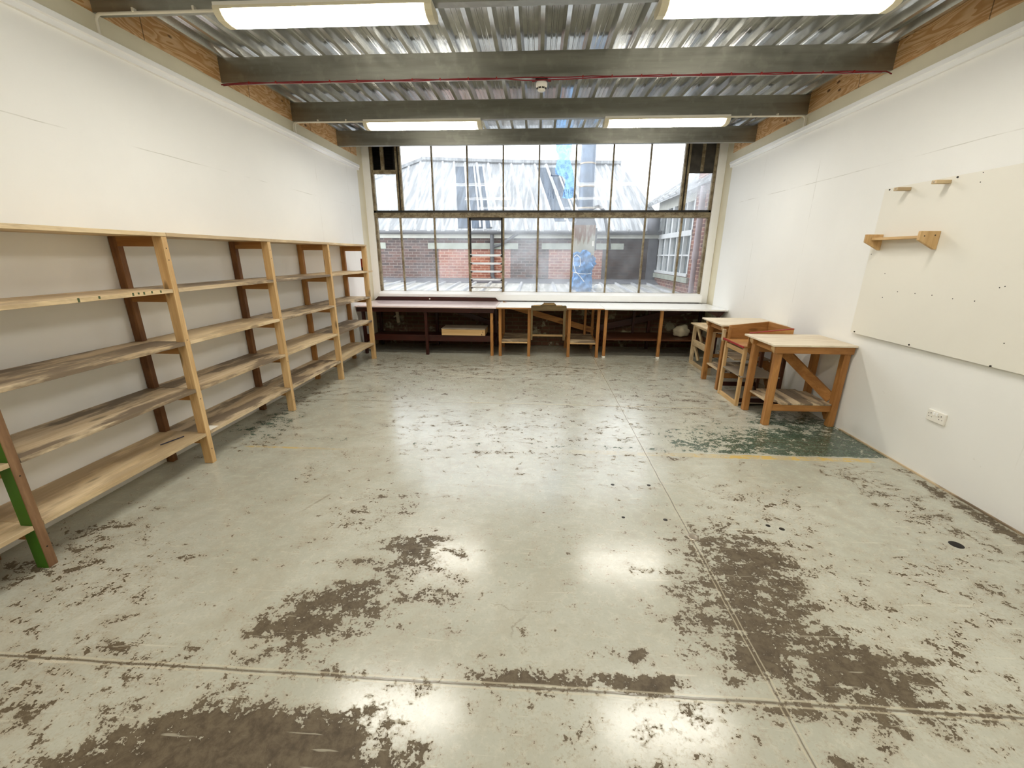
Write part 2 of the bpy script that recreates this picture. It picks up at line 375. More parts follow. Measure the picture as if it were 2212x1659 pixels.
# ---------------------------------------------------------------- floor
def floor_mat():
    t = NT('worn_painted_concrete'); p = t.world(); sp = t.n('SeparateXYZ', {0: p})
    X, Y = sp.outputs[0], sp.outputs[1]
    wear = t.n('Attribute', attribute_name='wear').outputs['Fac']; green = t.n('Attribute', attribute_name='green').outputs['Fac']
    st = t.n('Mapping', {'Vector': p}); st.inputs['Scale'].default_value = (.8, 1.25, 1); st.inputs['Rotation'].default_value = (0, 0, .25)
    n1 = t.noise(st, 7.5, 9, .66, .35); n2 = t.noise(p, 21, 8, .72, .3); n3 = t.noise(p, 1.1, 4, .6); n4 = t.noise(p, 80, 4, .6)
    fl = t.math('ADD', t.math('MULTIPLY', t.math('SUBTRACT', n1, .5), 1.35), t.math('ADD', t.math('MULTIPLY', t.math('SUBTRACT', n2, .5), 1.5), t.math('MULTIPLY', t.math('SUBTRACT', n4, .5), .7)))
    fl = t.math('MULTIPLY', fl, 1.5)
    sk = t.n('Mapping', {'Vector': p}); sk.inputs['Scale'].default_value = (1.5, 6, 1); sk.inputs['Rotation'].default_value = (0, 0, .12)
    fl = t.math('ADD', fl, t.math('MULTIPLY', t.math('SUBTRACT', t.noise(sk, 1.6, 5, .6, .5), .5), .55))
    lv = t.math('ADD', wear, fl)
    worn = t.ramp(lv, .50, .56)
    paint = t.mix(t.ramp(n3, .3, .72), s2l(173, 172, 156), s2l(191, 190, 175))
    paint = t.mix(t.math('MULTIPLY', t.ramp(n2, .45, .65), .35), paint, s2l(208, 204, 184))
    paint = t.mix(t.math('MULTIPLY', t.ramp(n4, .5, .7), .25), paint, s2l(160, 156, 138))
    mott = t.ramp(t.noise(p, 4.5, 7, .7, .4), .42, .66, 0, .4)
    paint = t.mix(mott, paint, s2l(165, 157, 137))
    thin = t.ramp(lv, .2, .5, 0, .55)
    paint = t.mix(thin, paint, s2l(150, 138, 116))
    under = t.mix(t.ramp(n2, .35, .65), s2l(76, 65, 50), s2l(104, 92, 73))
    gv = t.math('ADD', green, fl); gm = t.ramp(gv, .48, .58)
    under = t.mix(t.ramp(green, .08, .3), under, s2l(82, 84, 72))
    col = t.mix(worn, paint, under)
    gcol = t.mix(t.ramp(n2, .4, .62), s2l(58, 76, 62), s2l(86, 100, 84))
    col = t.mix(gm, col, gcol)
    # yellow line, worn
    def band(v, a, b, soft=.006):
        return t.math('MULTIPLY', t.ramp(v, a, a + soft), t.ramp(v, b - soft, b, 1, 0))
    ywear = t.ramp(t.math('ADD', n1, t.math('MULTIPLY', t.math('SUBTRACT', n2, .5), .5)), .40, .52, 1, 0)
    yr = t.math('MULTIPLY', band(Y, 3.315, 3.392), t.math('MULTIPLY', t.ramp(X, .9, 1.8, .25, .95), t.ramp(X, 2.84, 2.88, 1, 0)))
    yr = t.math('MULTIPLY', yr, t.ramp(X, -.2, .9))
    yl = t.math('MULTIPLY', band(Y, 3.245, 3.285), t.math('MULTIPLY', t.ramp(X, -2.62, -2.5), t.ramp(X, -2.1, -1.5, .7, 0)))
    ym = t.math('MULTIPLY', t.math('MAXIMUM', yr, yl), t.ramp(ywear, 0, 1, .35, 1))
    col = t.mix(ym, col, s2l(206, 174, 96))
    y2 = t.math('MULTIPLY', band(Y, 4.545, 4.575), t.math('MULTIPLY', t.ramp(X, -1.2, -.8), t.ramp(X, 2.0, 2.2, .5, 0)))
    col = t.mix(t.math('MULTIPLY', y2, .5), col, s2l(206, 190, 140))
    # joints
    wob = t.math('MULTIPLY', t.math('SUBTRACT', t.noise(p, 5, 4), .5), .012)
    jx = t.math('ABSOLUTE', t.math('ADD', t.math('SUBTRACT', X, .975), wob)); jy = t.math('ABSOLUTE', t.math('ADD', t.math('SUBTRACT', Y, 1.235), wob))
    jz = t.math('ABSOLUTE', t.math('ADD', t.math('SUBTRACT', Y, 4.54), wob))
    j = t.math('MAXIMUM', t.ramp(jx, .001, .005, .8, 0), t.ramp(jy, .002, .007, .85, 0)); j = t.math('MAXIMUM', j, t.ramp(jz, .002, .006, .6, 0))
    jl = t.math('MAXIMUM', t.ramp(t.math('ABSOLUTE', t.math('SUBTRACT', jx, .010)), .001, .005, .5, 0), t.ramp(t.math('ABSOLUTE', t.math('SUBTRACT', jy, .012)), .001, .006, .5, 0))
    col = t.mix(jl, col, s2l(196, 186, 160))
    col = t.mix(j, col, s2l(100, 88, 70))
    # fine cracks
    vo = t.n('TexVoronoi', {'Vector': st.outputs[0], 'Scale': .75}, feature='DISTANCE_TO_EDGE')
    wv = t.n('VectorMath', operation='ADD'); t.set(wv, 0, st.outputs[0]); t.set(wv, 1, t.math('MULTIPLY', n1, .6)); t.set(vo, 'Vector', wv.outputs[0])
    crack = t.math('MULTIPLY', t.ramp(vo.outputs['Distance'], .0015, .005, 1, 0), t.ramp(n3, .5, .62, 0, .55))
    col = t.mix(crack, col, s2l(120, 108, 88))
    # scratches, streaked
    sm = t.n('Mapping', {'Vector': p}); sm.inputs['Rotation'].default_value = (0, 0, .5); sm.inputs['Scale'].default_value = (3, 40, 1)
    scr = t.math('MULTIPLY', t.ramp(t.noise(sm, 1.2, 3, .5, .4), .66, .7), .35)
    col = t.mix(scr, col, s2l(208, 202, 180))
    rough = t.math('ADD', t.ramp(lv, .3, .6, .165, .5), t.math('MULTIPLY', n3, .06))
    bp = t.math('SUBTRACT', t.math('MULTIPLY', n2, .25), t.math('ADD', t.math('MULTIPLY', worn, .5), t.math('MULTIPLY', j, 1.5)))
    t.bump(bp, .10, .004)
    return t.fin(col, rough, 0, t.ramp(lv, .4, .6, .7, .25))
M_FLOOR = floor_mat()
WEAR = [ # x, y, rx, ry, rot deg, amount
 (1.22, 1.97, .20, .26, 0, .62), (1.05, 1.65, .22, .30, 10, .55), (1.22, 1.42, .34, .16, -10, .62), (1.35, 1.75, .16, .2, 0, .40), (1.0, 2.2, .10, .12, 0, .42), (1.6, 1.95, .16, .24, 0, .3), (.8, 1.55, .10, .2, 0, .3),
 (-.69, 2.02, .13, .1, 0, .58), (-.78, 1.85, .17, .12, 0, .42), (-.62, 1.72, .2, .14, 0, .38), (-.98, 1.54, .22, .13, 25, .62), (-1.08, 1.40, .14, .08, 30, .45), (-.47, 1.78, .08, .18, 0, .36), (-1.1, 1.3, .2, .06, 0, .32),
 (-1.22, .95, .24, .10, 10, .75), (-.93, .96, .34, .10, 0, .85), (-.72, 1.04, .12, .06, 0, .5), (-1.28, 1.13, .25, .06, 25, .40), (-1.5, 1.0, .25, .08, 20, .42), (-.5, .95, .1, .06, 0, .35), (-1.0, .80, .5, .12, 0, .75), (-1.9, 1.02, .3, .12, 20, .33),
 (-.02, 1.27, .22, .025, 0, .58), (.3, 1.265, .12, .018, 0, .45), (.47, 1.275, .12, .035, 0, .65), (.9, 1.24, .5, .03, 0, .36), (-1.0, 1.235, 1.6, .022, 0, .34), (1.6, 1.235, .6, .03, 0, .4),
 (-1.72, 1.30, .24, .045, 0, .46), (-2.05, 1.24, .2, .05, 0, .4),
 (2.58, 2.8, .16, .45, 12, .36), (2.68, 2.4, .12, .35, 5, .28), (2.35, 1.85, .35, .3, 0, .26), (2.0, 1.5, .5, .25, 0, .27), (2.6, 2.0, .3, .4, 0, .22), (1.6, 2.55, .3, .3, 0, .25),
 (-2.68, 3.85, .16, .34, 0, .42), (-2.55, 3.5, .22, .2, 20, .34), (-2.75, 4.6, .16, .5, 0, .36), (-2.66, 1.85, .22, .3, 0, .40), (-2.4, 1.55, .25, .14, 0, .32), (-2.2, 1.6, .35, .2, 30, .24),
 (-1.05, 2.42, .15, .16, 0, .36), (-.93, 2.52, .1, .1, 0, .36), (-1.2, 2.2, .16, .14, 0, .26), (-1.5, 2.9, .25, .3, 0, .16),
 (-1.3, 5.9, 1.2, .5, 0, .34), (.3, 6.2, 1.3, .5, 0, .32), (1.4, 6.0, .8, .5, 0, .32), (.5, 5.2, 1.3, .5, 0, .25), (-1.6, 5.0, .6, .5, 0, .26), (1.6, 4.9, .6, .4, 0, .32), (-2.2, 6.3, .5, .5, 0, .3), (1.7, 4.2, .5, .3, 0, .25), (0, 4.0, 1.3, .6, 0, .2), (.0, 3.3, 1.2, .03, 0, .3), (2.5, 6.5, .4, .6, 0, .25), (2.2, 4.9, .5, .4, 0, .2),
 (2.97, 2.6, .05, .5, 0, .5), (2.97, 1.9, .06, .3, 0, .4), (1.25, 2.46, .12, .02, 15, .4), (.48, 1.40, .035, .03, 0, .6), (1.25, 1.1, .06, .03, 40, .55), (1.1, 1.05, .05, .03, 0, .5), (.65, 1.05, .25, .12, 0, .26), (.1, 1.15, .4, .06, 0, .24)]
GREEN = [(2.6, 3.62, .55, .26, 0, .72), (2.95, 3.75, .3, .34, 0, .6), (1.95, 3.6, .5, .22, 0, .52), (2.1, 3.9, .45, .2, 0, .36), (2.75, 4.15, .35, .25, 0, .5), (1.45, 3.5, .4, .14, 0, .36), (1.6, 3.9, .35, .25, 0, .26), (.7, 3.44, 1.2, .05, 0, .28), (-1.7, 3.42, .8, .06, 0, .24), (-2.75, 3.55, .2, .3, 0, .34), (-2.7, 3.95, .2, .25, 0, .3)]
def blobs(L, x, y):
    m = 0.0
    for bx, by, rx, ry, rot, am in L:
        dx, dy = x - bx, y - by
        if abs(dx) > 2.2 * max(rx, ry) or abs(dy) > 2.2 * max(rx, ry): continue
        c, s = math.cos(math.radians(rot)), math.sin(math.radians(rot))
        u, v = (dx * c + dy * s) / rx, (-dx * s + dy * c) / ry
        q = u * u + v * v
        if q < 4: am2 = am * (1.22 if am >= .5 else 1.0); m = max(m, am2 * 1.06 * max(0, 1 - q / 4) ** .9 if q > .25 else am2)
    return m
def make_floor():
    xs = [-3.08 + .04 * i for i in range(int(6.16 / .04) + 2)]; ys = [-3.6 + .3 * i for i in range(13)] + [.3 + .04 * i for i in range(1, 191)]
    nx = len(xs); vs = [(x, y, 0) for y in ys for x in xs]
    fs = [(j * nx + i, j * nx + i + 1, (j + 1) * nx + i + 1, (j + 1) * nx + i) for j in range(len(ys) - 1) for i in range(nx - 1)]
    me = bpy.data.meshes.new('floor'); me.from_pydata(vs, [], fs)
    for nm, L, base in (('wear', WEAR, .07), ('green', GREEN, -.35)):
        at = me.attributes.new(nm, 'FLOAT', 'POINT')
        at.data.foreach_set('value', [max(base, blobs(L, x, y)) if nm == 'wear' else (base if blobs(L, x, y) == 0 or y < 3.395 else max(base, blobs(L, x, y) if blobs(L, x, y) > .05 else base)) for (x, y, z) in vs])
    me.materials.append(M_FLOOR); o = bpy.data.objects.new('floor', me); COL.objects.link(o); struct(o)
make_floor()

# ---------------------------------------------------------------- walls and trim
XL, XR, YB = -3.035, 3.045, 7.86
m = MB().box(XL - .2, XL, -3.6, 7.52, 0, 3.0).box(XL - .2, XL - .03, 7.52, 8.0, 0, 3.66).box(XL - .2, XL - .01, -3.6, 7.52, 3.0, 3.66)
struct(m.build('wall_left', M_WALL_L))
m = MB().box(XR, XR + .2, -3.6, 7.52, 0, 3.0).box(XR + .03, XR + .2, 7.52, 8.0, 0, 3.66).box(XR + .01, XR + .2, -3.6, 7.52, 3.0, 3.66)
struct(m.build('wall_right', M_WALL_R))
struct(box(XL - .2, XR + .2, -3.75, -3.6, 0, 3.66).build('wall_rear', M_WALL_P))
struct(box(XL - .03, XR + .03, YB, 8.0, 0, .99).build('wall_back', M_BRICK_IN))
struct(box(XL - .03, XR + .03, YB, 8.0, 3.52, 3.66).build('wall_back_header', M_CREAM)).name = 'trim_9'
# white moulding, cream band and plywood on both sides
n = 1
for x, s in ((XL, 1), (XR, -1)):
    struct(MB().prism([(x - s * .01, 2.99), (x + s * .022, 2.99), (x + s * .022, 3.025), (x + s * .035, 3.032), (x + s * .035, 3.068), (x - s * .01, 3.068)], 1, -3.6, 7.56).build(f'trim_{n}', M_WHITE)); n += 1
    struct(MB().box(x - s * .012, x + s * .004, -3.6, 7.53, 3.066, 3.199).build(f'trim_{n}', M_CREAM)); n += 1
    struct(MB().box(x - s * .012, x + s * .008, -3.6, 7.55, 3.2, 3.6).build(f'trim_{n}', M_PLY)); n += 1
struct(box(XR - .012, XR, 2.2, 4.03, .0, .012).build('baseboard_right', PLANK[1]))
# architraves either side of the window and cream returns
for s in (-1, 1):
    struct(box(s * 2.935, s * 3.068, 7.84, 7.885, .83, 3.56).build(f'trim_{n}', M_WHITE, bevel=.004)); n += 1
    xw = XL - .03 if s < 0 else XR + .03
    struct(box(xw, xw - s * .004, 7.50, 7.86, .0, 3.56).build(f'trim_{n}', M_CREAM)); n += 1

# roof: corrugated sheet with trough every 0.2 m, running from the camera to the window
def corrugated(x0, x1, stations, name, mat, D=.062):
    prof = []
    for k in range(math.ceil(x0 / .2), math.floor(x1 / .2) + 1):
        c = k * .2
        prof += [(c - .038, D), (c - .017, 0), (c + .017, 0), (c + .038, D), (c + .070, D), (c + .075, D - .006), (c + .083, D - .006), (c + .088, D), (c + .112, D), (c + .117, D - .006), (c + .125, D - .006), (c + .130, D)]
    q = len(prof); m = MB()
    for (ya, za), (yb, zb) in zip(stations, stations[1:]):
        vs = [(a, y, z + b) for y, z in ((ya, za), (yb, zb)) for a, b in prof]
        vs += [(a, y, z + b + .003) for y, z in ((ya, za), (yb, zb)) for a, b in prof]
        m.add(vs, [(i, i + 1, q + i + 1, q + i) for i in range(q - 1)] + [(2 * q + i + 1, 2 * q + i, 3 * q + i, 3 * q + i + 1) for i in range(q - 1)])
    return m.build(name, mat)
struct(corrugated(-3.2, 3.2, [(-3.6, 3.397), (6.95, 3.397), (8.0, 3.50)], 'ceiling', M_SHEET))
struct(box(-3.25, 3.25, -3.75, 8.05, 3.58, 3.66).build('ceiling_deck', M_LEAD)).name = 'trim_20'

BEAMS = [(3.25, 'galvanised steel beam nearest the camera, carrying the first pair of strip lights'),
         (4.45, 'galvanised steel beam with red cable and smoke detector under it'),
         (5.65, 'galvanised steel beam carrying the two far strip lights'),
         (6.85, 'galvanised steel beam furthest back, just in front of the window')]
for y, lab in BEAMS:
    poly = [(y, 3.195), (y + .065, 3.195), (y + .065, 3.21), (y + .06, 3.21), (y + .06, 3.2), (y + .006, 3.2), (y + .006, 3.39), (y + .06, 3.39), (y + .06, 3.38), (y + .065, 3.38), (y + .065, 3.396), (y, 3.396)]
    o = MB().prism(poly, 0, XL + .008, XR - .008).build('steel_beam', M_BEAM, origin=(0, y, 3.195)); tag(o, lab, 'beam', 'steel roof beams')

# ---------------------------------------------------------------- strip lights
def strip_light(cx, cy, label, group='strip lights'):
    t = thing('strip_light', (cx, cy, 3.194), label, 'light', group)
    L = .71
    MB().box(cx - L, cx + L, cy - .105, cy + .105, 3.172, 3.194).build('housing', M_PLASTIC, t, .003)
    prof = [(-.1, 0), (-.098, -.02), (-.085, -.042), (-.055, -.060), (0, -.066), (.055, -.060), (.085, -.042), (.098, -.02), (.1, 0)]
    d = MB(); q = len(prof)
    d.add([(cx + sx * (L - .04), cy + a, 3.172 + b) for sx in (-1, 1) for a, b in prof], [(i, i + 1, q + i + 1, q + i) for i in range(q - 1)], True)
    o = d.build('diffuser', M_LAMP, t)
    for sy in (-1, 1):
        MB().prism([(cy + sy * .1005, 3.174), (cy + sy * .1045, 3.174), (cy + sy * .1035, 3.157), (cy + sy * .1, 3.157)], 0, cx - L, cx + L).build('diffuser_rim', M_CREAM, t)
    for sx in (-1, 1):
        e = MB().prism([(cy + a * 1.02, 3.172 + b * 1.03) for a, b in prof], 0, cx + sx * (L - .042), cx + sx * (L + .004))
        e.build('end_cap', M_CREAM, t)
    return t
strip_light(-1.415, 3.265, 'lit strip light under the nearest beam, the left one at the top edge')
strip_light(1.44, 3.275, 'lit strip light under the nearest beam, the right one at the top edge')
strip_light(-1.42, 5.70, 'lit strip light above the window, the left one of the far pair')
strip_light(1.46, 5.70, 'lit strip light above the window, the right one of the far pair')
for x in (-1.4, 1.45):
    for y in (.86, -1.55):
        strip_light(x, y, 'lit strip light on the roof behind the camera', 'strip lights behind the camera')
for y in (.83, -1.58):
    poly = [(y, 3.195), (y + .065, 3.195), (y + .065, 3.2), (y + .006, 3.2), (y + .006, 3.39), (y + .065, 3.39), (y + .065, 3.396), (y, 3.396)]
    tag(MB().prism(poly, 0, XL + .008, XR - .008).build('steel_beam', M_BEAM, origin=(0, y, 3.195)), 'galvanised steel beam behind the camera', 'beam', 'steel beams behind the camera')

# conduits
def conduit(pts, label, clips, x_wall, y, second=None):
    t = thing('conduit', pts[-1], label, 'conduit', 'cream conduits')
    m = MB(); m.tube(pts, .0095, 10)
    if second: m.tube(second, .0075, 8)
    m.build('tube', M_CONDUIT, t)
    for cx in clips:
        MB().box(cx - .008, cx + .008, y - .014, y + .014, 3.183, 3.206).build('clip', M_CONDUIT, t, .002)
def bend(xw, s, y, x_end, drop=3.07):
    r = .04; pts = [(xw, y, drop)]; c = (xw + s * r, 3.18 - r)
    for k in range(6):
        a = math.pi - k * math.pi / 10
        pts.append((c[0] + s * r * math.cos(a), y, c[1] + r * math.sin(a)))
    return pts + [(x_end, y, 3.18)]
conduit(bend(XL + .035, 1, 3.235, -2.12), 'cream conduit from the near left strip light down to the left wall moulding', (-2.72, -2.3), XL, 3.235)
conduit(bend(XL + .02, 1, 5.635, -2.13), 'pair of cream conduits from the far left strip light down the left wall', (-2.7, -2.35), XL, 5.635, bend(XL + .045, 1, 5.63, -2.9))
conduit(bend(XR - .035, -1, 5.635, 2.17), 'cream conduit from the far right strip light down to the right wall moulding', (2.7, 2.4), XR, 5.635, bend(XR - .012, -1, 5.64, 2.9))

# fire alarm cable and smoke detector
pts = [(XL + .01, 4.44, 3.175), (-2.96, 4.44, 3.182)]; p2 = [(XL + .02, 4.455, 3.172), (-2.9, 4.45, 3.18)]
for i in range(1, 30):
    x = -2.95 + i * .2
    if abs(x) < .12: pts.append((x, 4.44, 3.186)); continue
    sag = .003 * math.sin(i * 2.3)
    pts.append((x, 4.44, 3.187 + sag)); p2.append((x, 4.447, 3.182 - sag - (.012 if abs(x) < .3 else 0)))
pts += [(2.98, 4.44, 3.185), (XR - .01, 4.45, 3.168)]; p2 += [(2.95, 4.447, 3.182)]
t = thing('alarm_cable', (0, 4.44, 3.185), 'red cable strung along the underside of the beam, through the smoke detector', 'cable')
MB().tube(pts, .0048, 6).build('cable_strand', M_REDCABLE, t); MB().tube(p2, .0048, 6).build('cable_strand', M_REDCABLE, t)
for i in range(22):
    x = -2.75 + i * .26
    if abs(x) > .2: MB().box(x - .005, x + .005, 4.432, 4.456, 3.178, 3.196).build('clip', M_REDPAINT, t)
t = thing('smoke_detector', (0, 4.5, 3.195), 'small round white smoke detector on red base under the beam', 'smoke detector')
MB().lathe([(0, 0), (.058, 0), (.058, -.022), (0, -.022)], (0, 4.5, 3.195), 20).build('base', M_BLACK, t)
for sx in (-1, 1): MB().tube([(sx * .055, 4.5, 3.181), (sx * .088, 4.5, 3.181)], .009, 10).build('cable_gland', M_REDCABLE, t)
sd = MB().lathe([(0, -.022), (.046, -.022), (.053, -.034), (.053, -.058), (.046, -.072), (.036, -.078)], (0, 4.5, 3.195), 24).build('body', M_PLASTIC, t)
MB().lathe([(.034, -.078), (.036, -.090), (.030, -.097), (0, -.099)], (0, 4.5, 3.195), 24).build('sensor_cap', M_PLASTIC, t)
m = MB()
for k in range(8):
    a = 2 * math.pi * (k + .5) / 8
    a0, a1 = a - .3, a + .3
    P = lambda a, z, r: (r * math.cos(a), 4.5 + r * math.sin(a), 3.195 + z)
    m.add([P(a0, -.072, .0475), P(a1, -.072, .0475), P(a1, -.082, .0385), P(a0, -.082, .0385)], [(0, 1, 2, 3)])
m.build('smoke_slots', M_HOLE, sd)

# ---------------------------------------------------------------- window
YW = 7.88
W = thing('window_1', (0, YW, 1.0), None, None, kind='structure')
f = YW / 7.68
zz = lambda z: 1.65 + (z - 1.65) * f
MX = [-2.473, -1.857, -1.243, -.622, -.008, .611, 1.232, 1.849, 2.47]
z0, zr0, zr1, z1 = .985, 2.268, 2.392, 3.56
MB().box(-2.935, -2.895, YW - .02, YW + .06, z0, z1).box(2.895, 2.935, YW - .02, YW + .06, z0, z1).box(-2.935, 2.935, YW - .01, YW + .06, z0 - .02, z0 + .014).box(-2.935, 2.935, YW - .01, YW + .06, 3.52, z1).build('outer_frame', M_FRAME, W, .003)
MB().box(-2.94, 2.93, YW - .035, YW + .05, zr0 + .05, zr1 - .035).prism([(YW - .055, zr0 + .012), (YW - .06, zr0 + .05), (YW + .03, zr0 + .055), (YW + .03, zr0)], 0, -2.91, 2.92).build('transom', M_FRAME, W, .004)
MB().box(-2.94, 2.93, YW - .02, YW + .05, zr1 - .035, zr1 + .002).build('transom_ledge', M_BLACK, W)
for i, x in enumerate(MX):
    hw = .0125
    if i not in (0, 8):
        MB().box(x - hw, x + hw, YW - .012, YW + .04, zr1, z1).build('mullion', M_FRAME, W, .002)
    lw = .014 if i not in (2, 3, 5, 4) else .017
    MB().box(x - lw, x + lw, YW - .012, YW + .04, z0, zr0 + .02).build('mullion', M_FRAME, W, .002)
for s in (-1, 1):   # thick posts beside the corner vents
    MB().box(s * 2.395, s * 2.43, YW - .03, YW + .04, zr1, z1).build('corner_post', M_FRAME, W, .003)
    MB().box(s * 2.43, s * 2.455, YW - .005, YW + .04, zr1, z1).build('post_groove', M_BLACK, W)
    MB().box(s * 2.455, s * 2.49, YW - .03, YW + .04, zr1, z1).build('vent_stile', M_FRAME, W, .003)
    MB().box(s * 2.885, s * 2.925, YW - .03, YW + .04, zr1, z1).build('vent_stile', M_FRAME, W, .003)
MB().box(-2.89, -2.49, YW - .03, YW + .03, zz(2.95), zz(3.01)).box(-2.742, -2.685, YW - .035, YW + .03, zz(2.98), z1).build('vent_bar', M_FRAME, W, .003)
m = MB()
for k in range(26):
    z = 3.065 + k * .016
    for a, b in ((-2.885, -2.742), (-2.685, -2.53)): m.add([(a, YW + .0, z), (b, YW + .0, z), (b, YW + .022, z + .014), (a, YW + .022, z + .014)], [(0, 1, 2, 3)])
m.box(-2.885, -2.5, YW + .026, YW + .03, 3.05, z1); m.build('vent_grille', M_BLACK, W)
MB().box(2.49, 2.89, YW - .0, YW + .02, zz(2.935), z1).build('blanking_panel', plain('sooty_panel', s2l(62, 58, 52), .7, var=.4), W)
MB().box(2.67, 2.722, YW - .02, YW + .0, zz(2.96), z1).build('vent_bar', M_FRAME, W, .002)
def pane(x0, x1, za, zb, mat, y=YW + .02): return MB().box(x0, x1, y, y + .004, za, zb).build('pane', mat, W)
edges = [-2.895] + MX + [2.895]
for i in range(10):
    a, b = edges[i] + .01, edges[i + 1] - .01
    if i == 0: pane(a, b, zr1, zz(2.95), M_GLASS_DIRTY)
    elif i == 9: pane(a, b, zr1, zz(2.935), M_GLASS_DIRTY)
    else: pane(a, b, zr1, z1, M_GLASS)
    if i == 3: continue
    pane(a, b, z0, zr0, M_GLASS_HAZY if i in (4, 5, 6) else M_GLASS_THIN if i in (0, 1, 7, 8, 9) else M_GLASS)
# louvre light (fourth bay below)
xa, xb = MX[2] + .012, MX[3] - .012
MB().box(xa, xa + .028, YW - .02, YW + .03, z0 + .62, zr0).box(xb - .028, xb, YW - .02, YW + .03, z0 + .62, zr0).box(xa, xb, YW - .02, YW + .03, zr0 - .035, zr0).build('louvre_frame', M_BLACK, W)
MB().box(xa, xa + .016, YW - .02, YW + .03, z0, z0 + .62).box(xb - .016, xb, YW - .02, YW + .03, z0, z0 + .62).build('louvre_channel', M_FRAME, W)
pane(xa + .02, xb - .02, z0 + .66, zr0 - .03, M_GLASS_CLEAR)
for k in range(5):
    z = z0 + .085 + k * .142
    bl = MB().add([(xa + .012, YW - .075, z + .016), (xb - .012, YW - .075, z + .016), (xb - .012, YW + .07, z - .018), (xa + .012, YW + .07, z - .018), (xa + .012, YW - .075, z + .022), (xb - .012, YW - .075, z + .022), (xb - .012, YW + .07, z - .012), (xa + .012, YW + .07, z - .012)],
             [(0, 1, 2, 3), (4, 5, 6, 7), (0, 1, 5, 4), (2, 3, 7, 6), (0, 3, 7, 4), (1, 2, 6, 5)]).build('louvre_blade', plain('white_louvre_blade', s2l(236, 238, 238), .3, var=.02) if k == 0 else bpy.data.materials['white_louvre_blade'], W)
    for x in (xa + .016, xb - .016):
        s = 1 if x < -1 else -1
        MB().prism([(x - s * .006, z + .02), (x + s * .03, z - .016), (x - s * .006, z - .02)], 1, YW - .03, YW + .02).build('blade_clip', M_BLACK, bl)
# screws along the transom
m = MB()
for i, x in enumerate(MX):
    for d in (-.3, -.02, .02, .16):
        m.box(x + d - .005, x + d + .005, YW - .038, YW - .034, zr0 + .068, zr0 + .078)
m.build('rail_screws', M_SCREW, W)
struct(MB().prism([(7.8, .842), (7.8, .948), (7.875, 1.0), (7.88, .842)], 0, -2.95, 2.962).build('trim_30', M_WHITE, bevel=.003))
# torn blue film and lettering remains stuck to the glass
yf = YW + .018
t = thing('plastic_film', (.46, yf, 2.75), 'torn blue plastic film stuck high on the middle window pane', 'film')
def P(x, y):   # picture column/row on the pane -> pane metres
    return None
poly = [(.26, 3.45), (.53, 3.45), (.53, 3.30), (.50, 3.22), (.53, 3.12), (.57, 3.02), (.59, 2.88), (.595, 2.72), (.58, 2.60), (.50, 2.58), (.40, 2.60), (.43, 2.74), (.44, 2.88), (.40, 2.93), (.33, 2.95), (.27, 2.97), (.26, 3.05), (.29, 3.18), (.31, 3.25), (.27, 3.33)]
dxs = .0
MB().prism([(x + dxs, z) for x, z in poly], 1, yf - .0008, yf).build('film_sheet', M_FILM, t)
for k, (x, h) in enumerate([(.155, .17), (.20, .14), (.225, .16), (.25, .15), (.30, .11), (.345, .12), (.375, .16), (.41, .13), (.44, .15), (.465, .14), (.50, .15), (.535, .12), (.565, .11)]):
    MB().box(x - .004, x + .004, yf - .0008, yf, 2.66 - h / 2 + (k % 3) * .012, 2.66 + h / 2).build('lettering_stroke', M_SMUDGE, t)
MB().prism([(.19, 2.935), (.33, 2.935), (.33, 2.952), (.21, 2.952), (.21, 2.975), (.195, 2.975)], 1, yf - .0008, yf).build('lettering_stroke', M_SMUDGE, t)

# ---------------------------------------------------------------- shelving along the left wall
XF = -2.632
sh = thing('shelving_unit', (-2.83, 4.2, 0), 'long five-tier pine shelving unit along the left wall with one green-sided post', 'shelving')
PY = [1.735, 2.94, 4.145, 5.355, 6.56]; TH = .045; DP = .07
XRr = -2.972
for i, y in enumerate(PY):
    fm = BROWNPOST[2] if i == 0 else PINE[2]
    o = MB().box(XF - DP, XF, y, y + TH, 0, 1.763).build('upright', fm, sh, .003)
    for z in (1.68, 1.6, 1.02, .55, .12):
        MB().box(XF, XF + .001, y + .019, y + .026, z, z + .007).build('screw_head', M_SCREW, o)
    if i == 0:
        MB().box(XF - DP, XF - .004, y - .0015, y + .001, 0, .9).build('green_face', M_GREEN, o)
        o['label'] = 'brown front post painted green on its side'
    MB().box(XRr - .058, XRr, y, y + TH, 0, 1.763).build('upright', REARPOST[2] if i < 3 else PINE_OLD[2], sh, .003)
    for zt in (1.763, 1.376, .986, .614, .244):
        hh = .068
        MB().box(XRr, XF - DP, y + .002, y + TH - .002, zt - hh, zt).build('rail', PINE_OLD[0], sh, .002)
MB().box(XF - DP, XF, .3, .345, 0, 1.763).build('upright', PINE[2], sh, .003)
def shelf(ya, yb, zt, th=.026, notch=True, mat=None, drop=0):
    a, b = ya, yb; g = .002; x0, x1 = -3.032, XF
    half = TH / 2
    if notch:
        poly = [(XRr + g, a + .001), (XF - DP - g, a + .001), (XF - DP - g, a + half + g), (x1, a + half + g), (x1, b - half - g), (XF - DP - g, b - half - g), (XF - DP - g, b - .001), (XRr + g, b - .001), (XRr + g, b - half - g), (x0, b - half - g), (x0, a + half + g), (XRr + g, a + half + g)]
    else:
        poly = [(x0, a), (x1 + .004, a), (x1 + .004, b), (x0, b)]
    return MB().prism(poly, 2, zt - th, zt).build('shelf', mat or PLANK[1], sh, .002)
cy = [y + TH / 2 for y in PY]; cy = [.3225] + cy
for i in range(len(cy) - 1):
    for z in (1.402, 1.012, .64, .27):
        shelf(cy[i], cy[i + 1], z, mat=PLANK_PALE[1] if (i == 0 or (i + int(z * 10)) % 3 == 0) else PLANK[1])
te = [.3, 1.78, 2.984, 4.205, 5.40, 6.606]
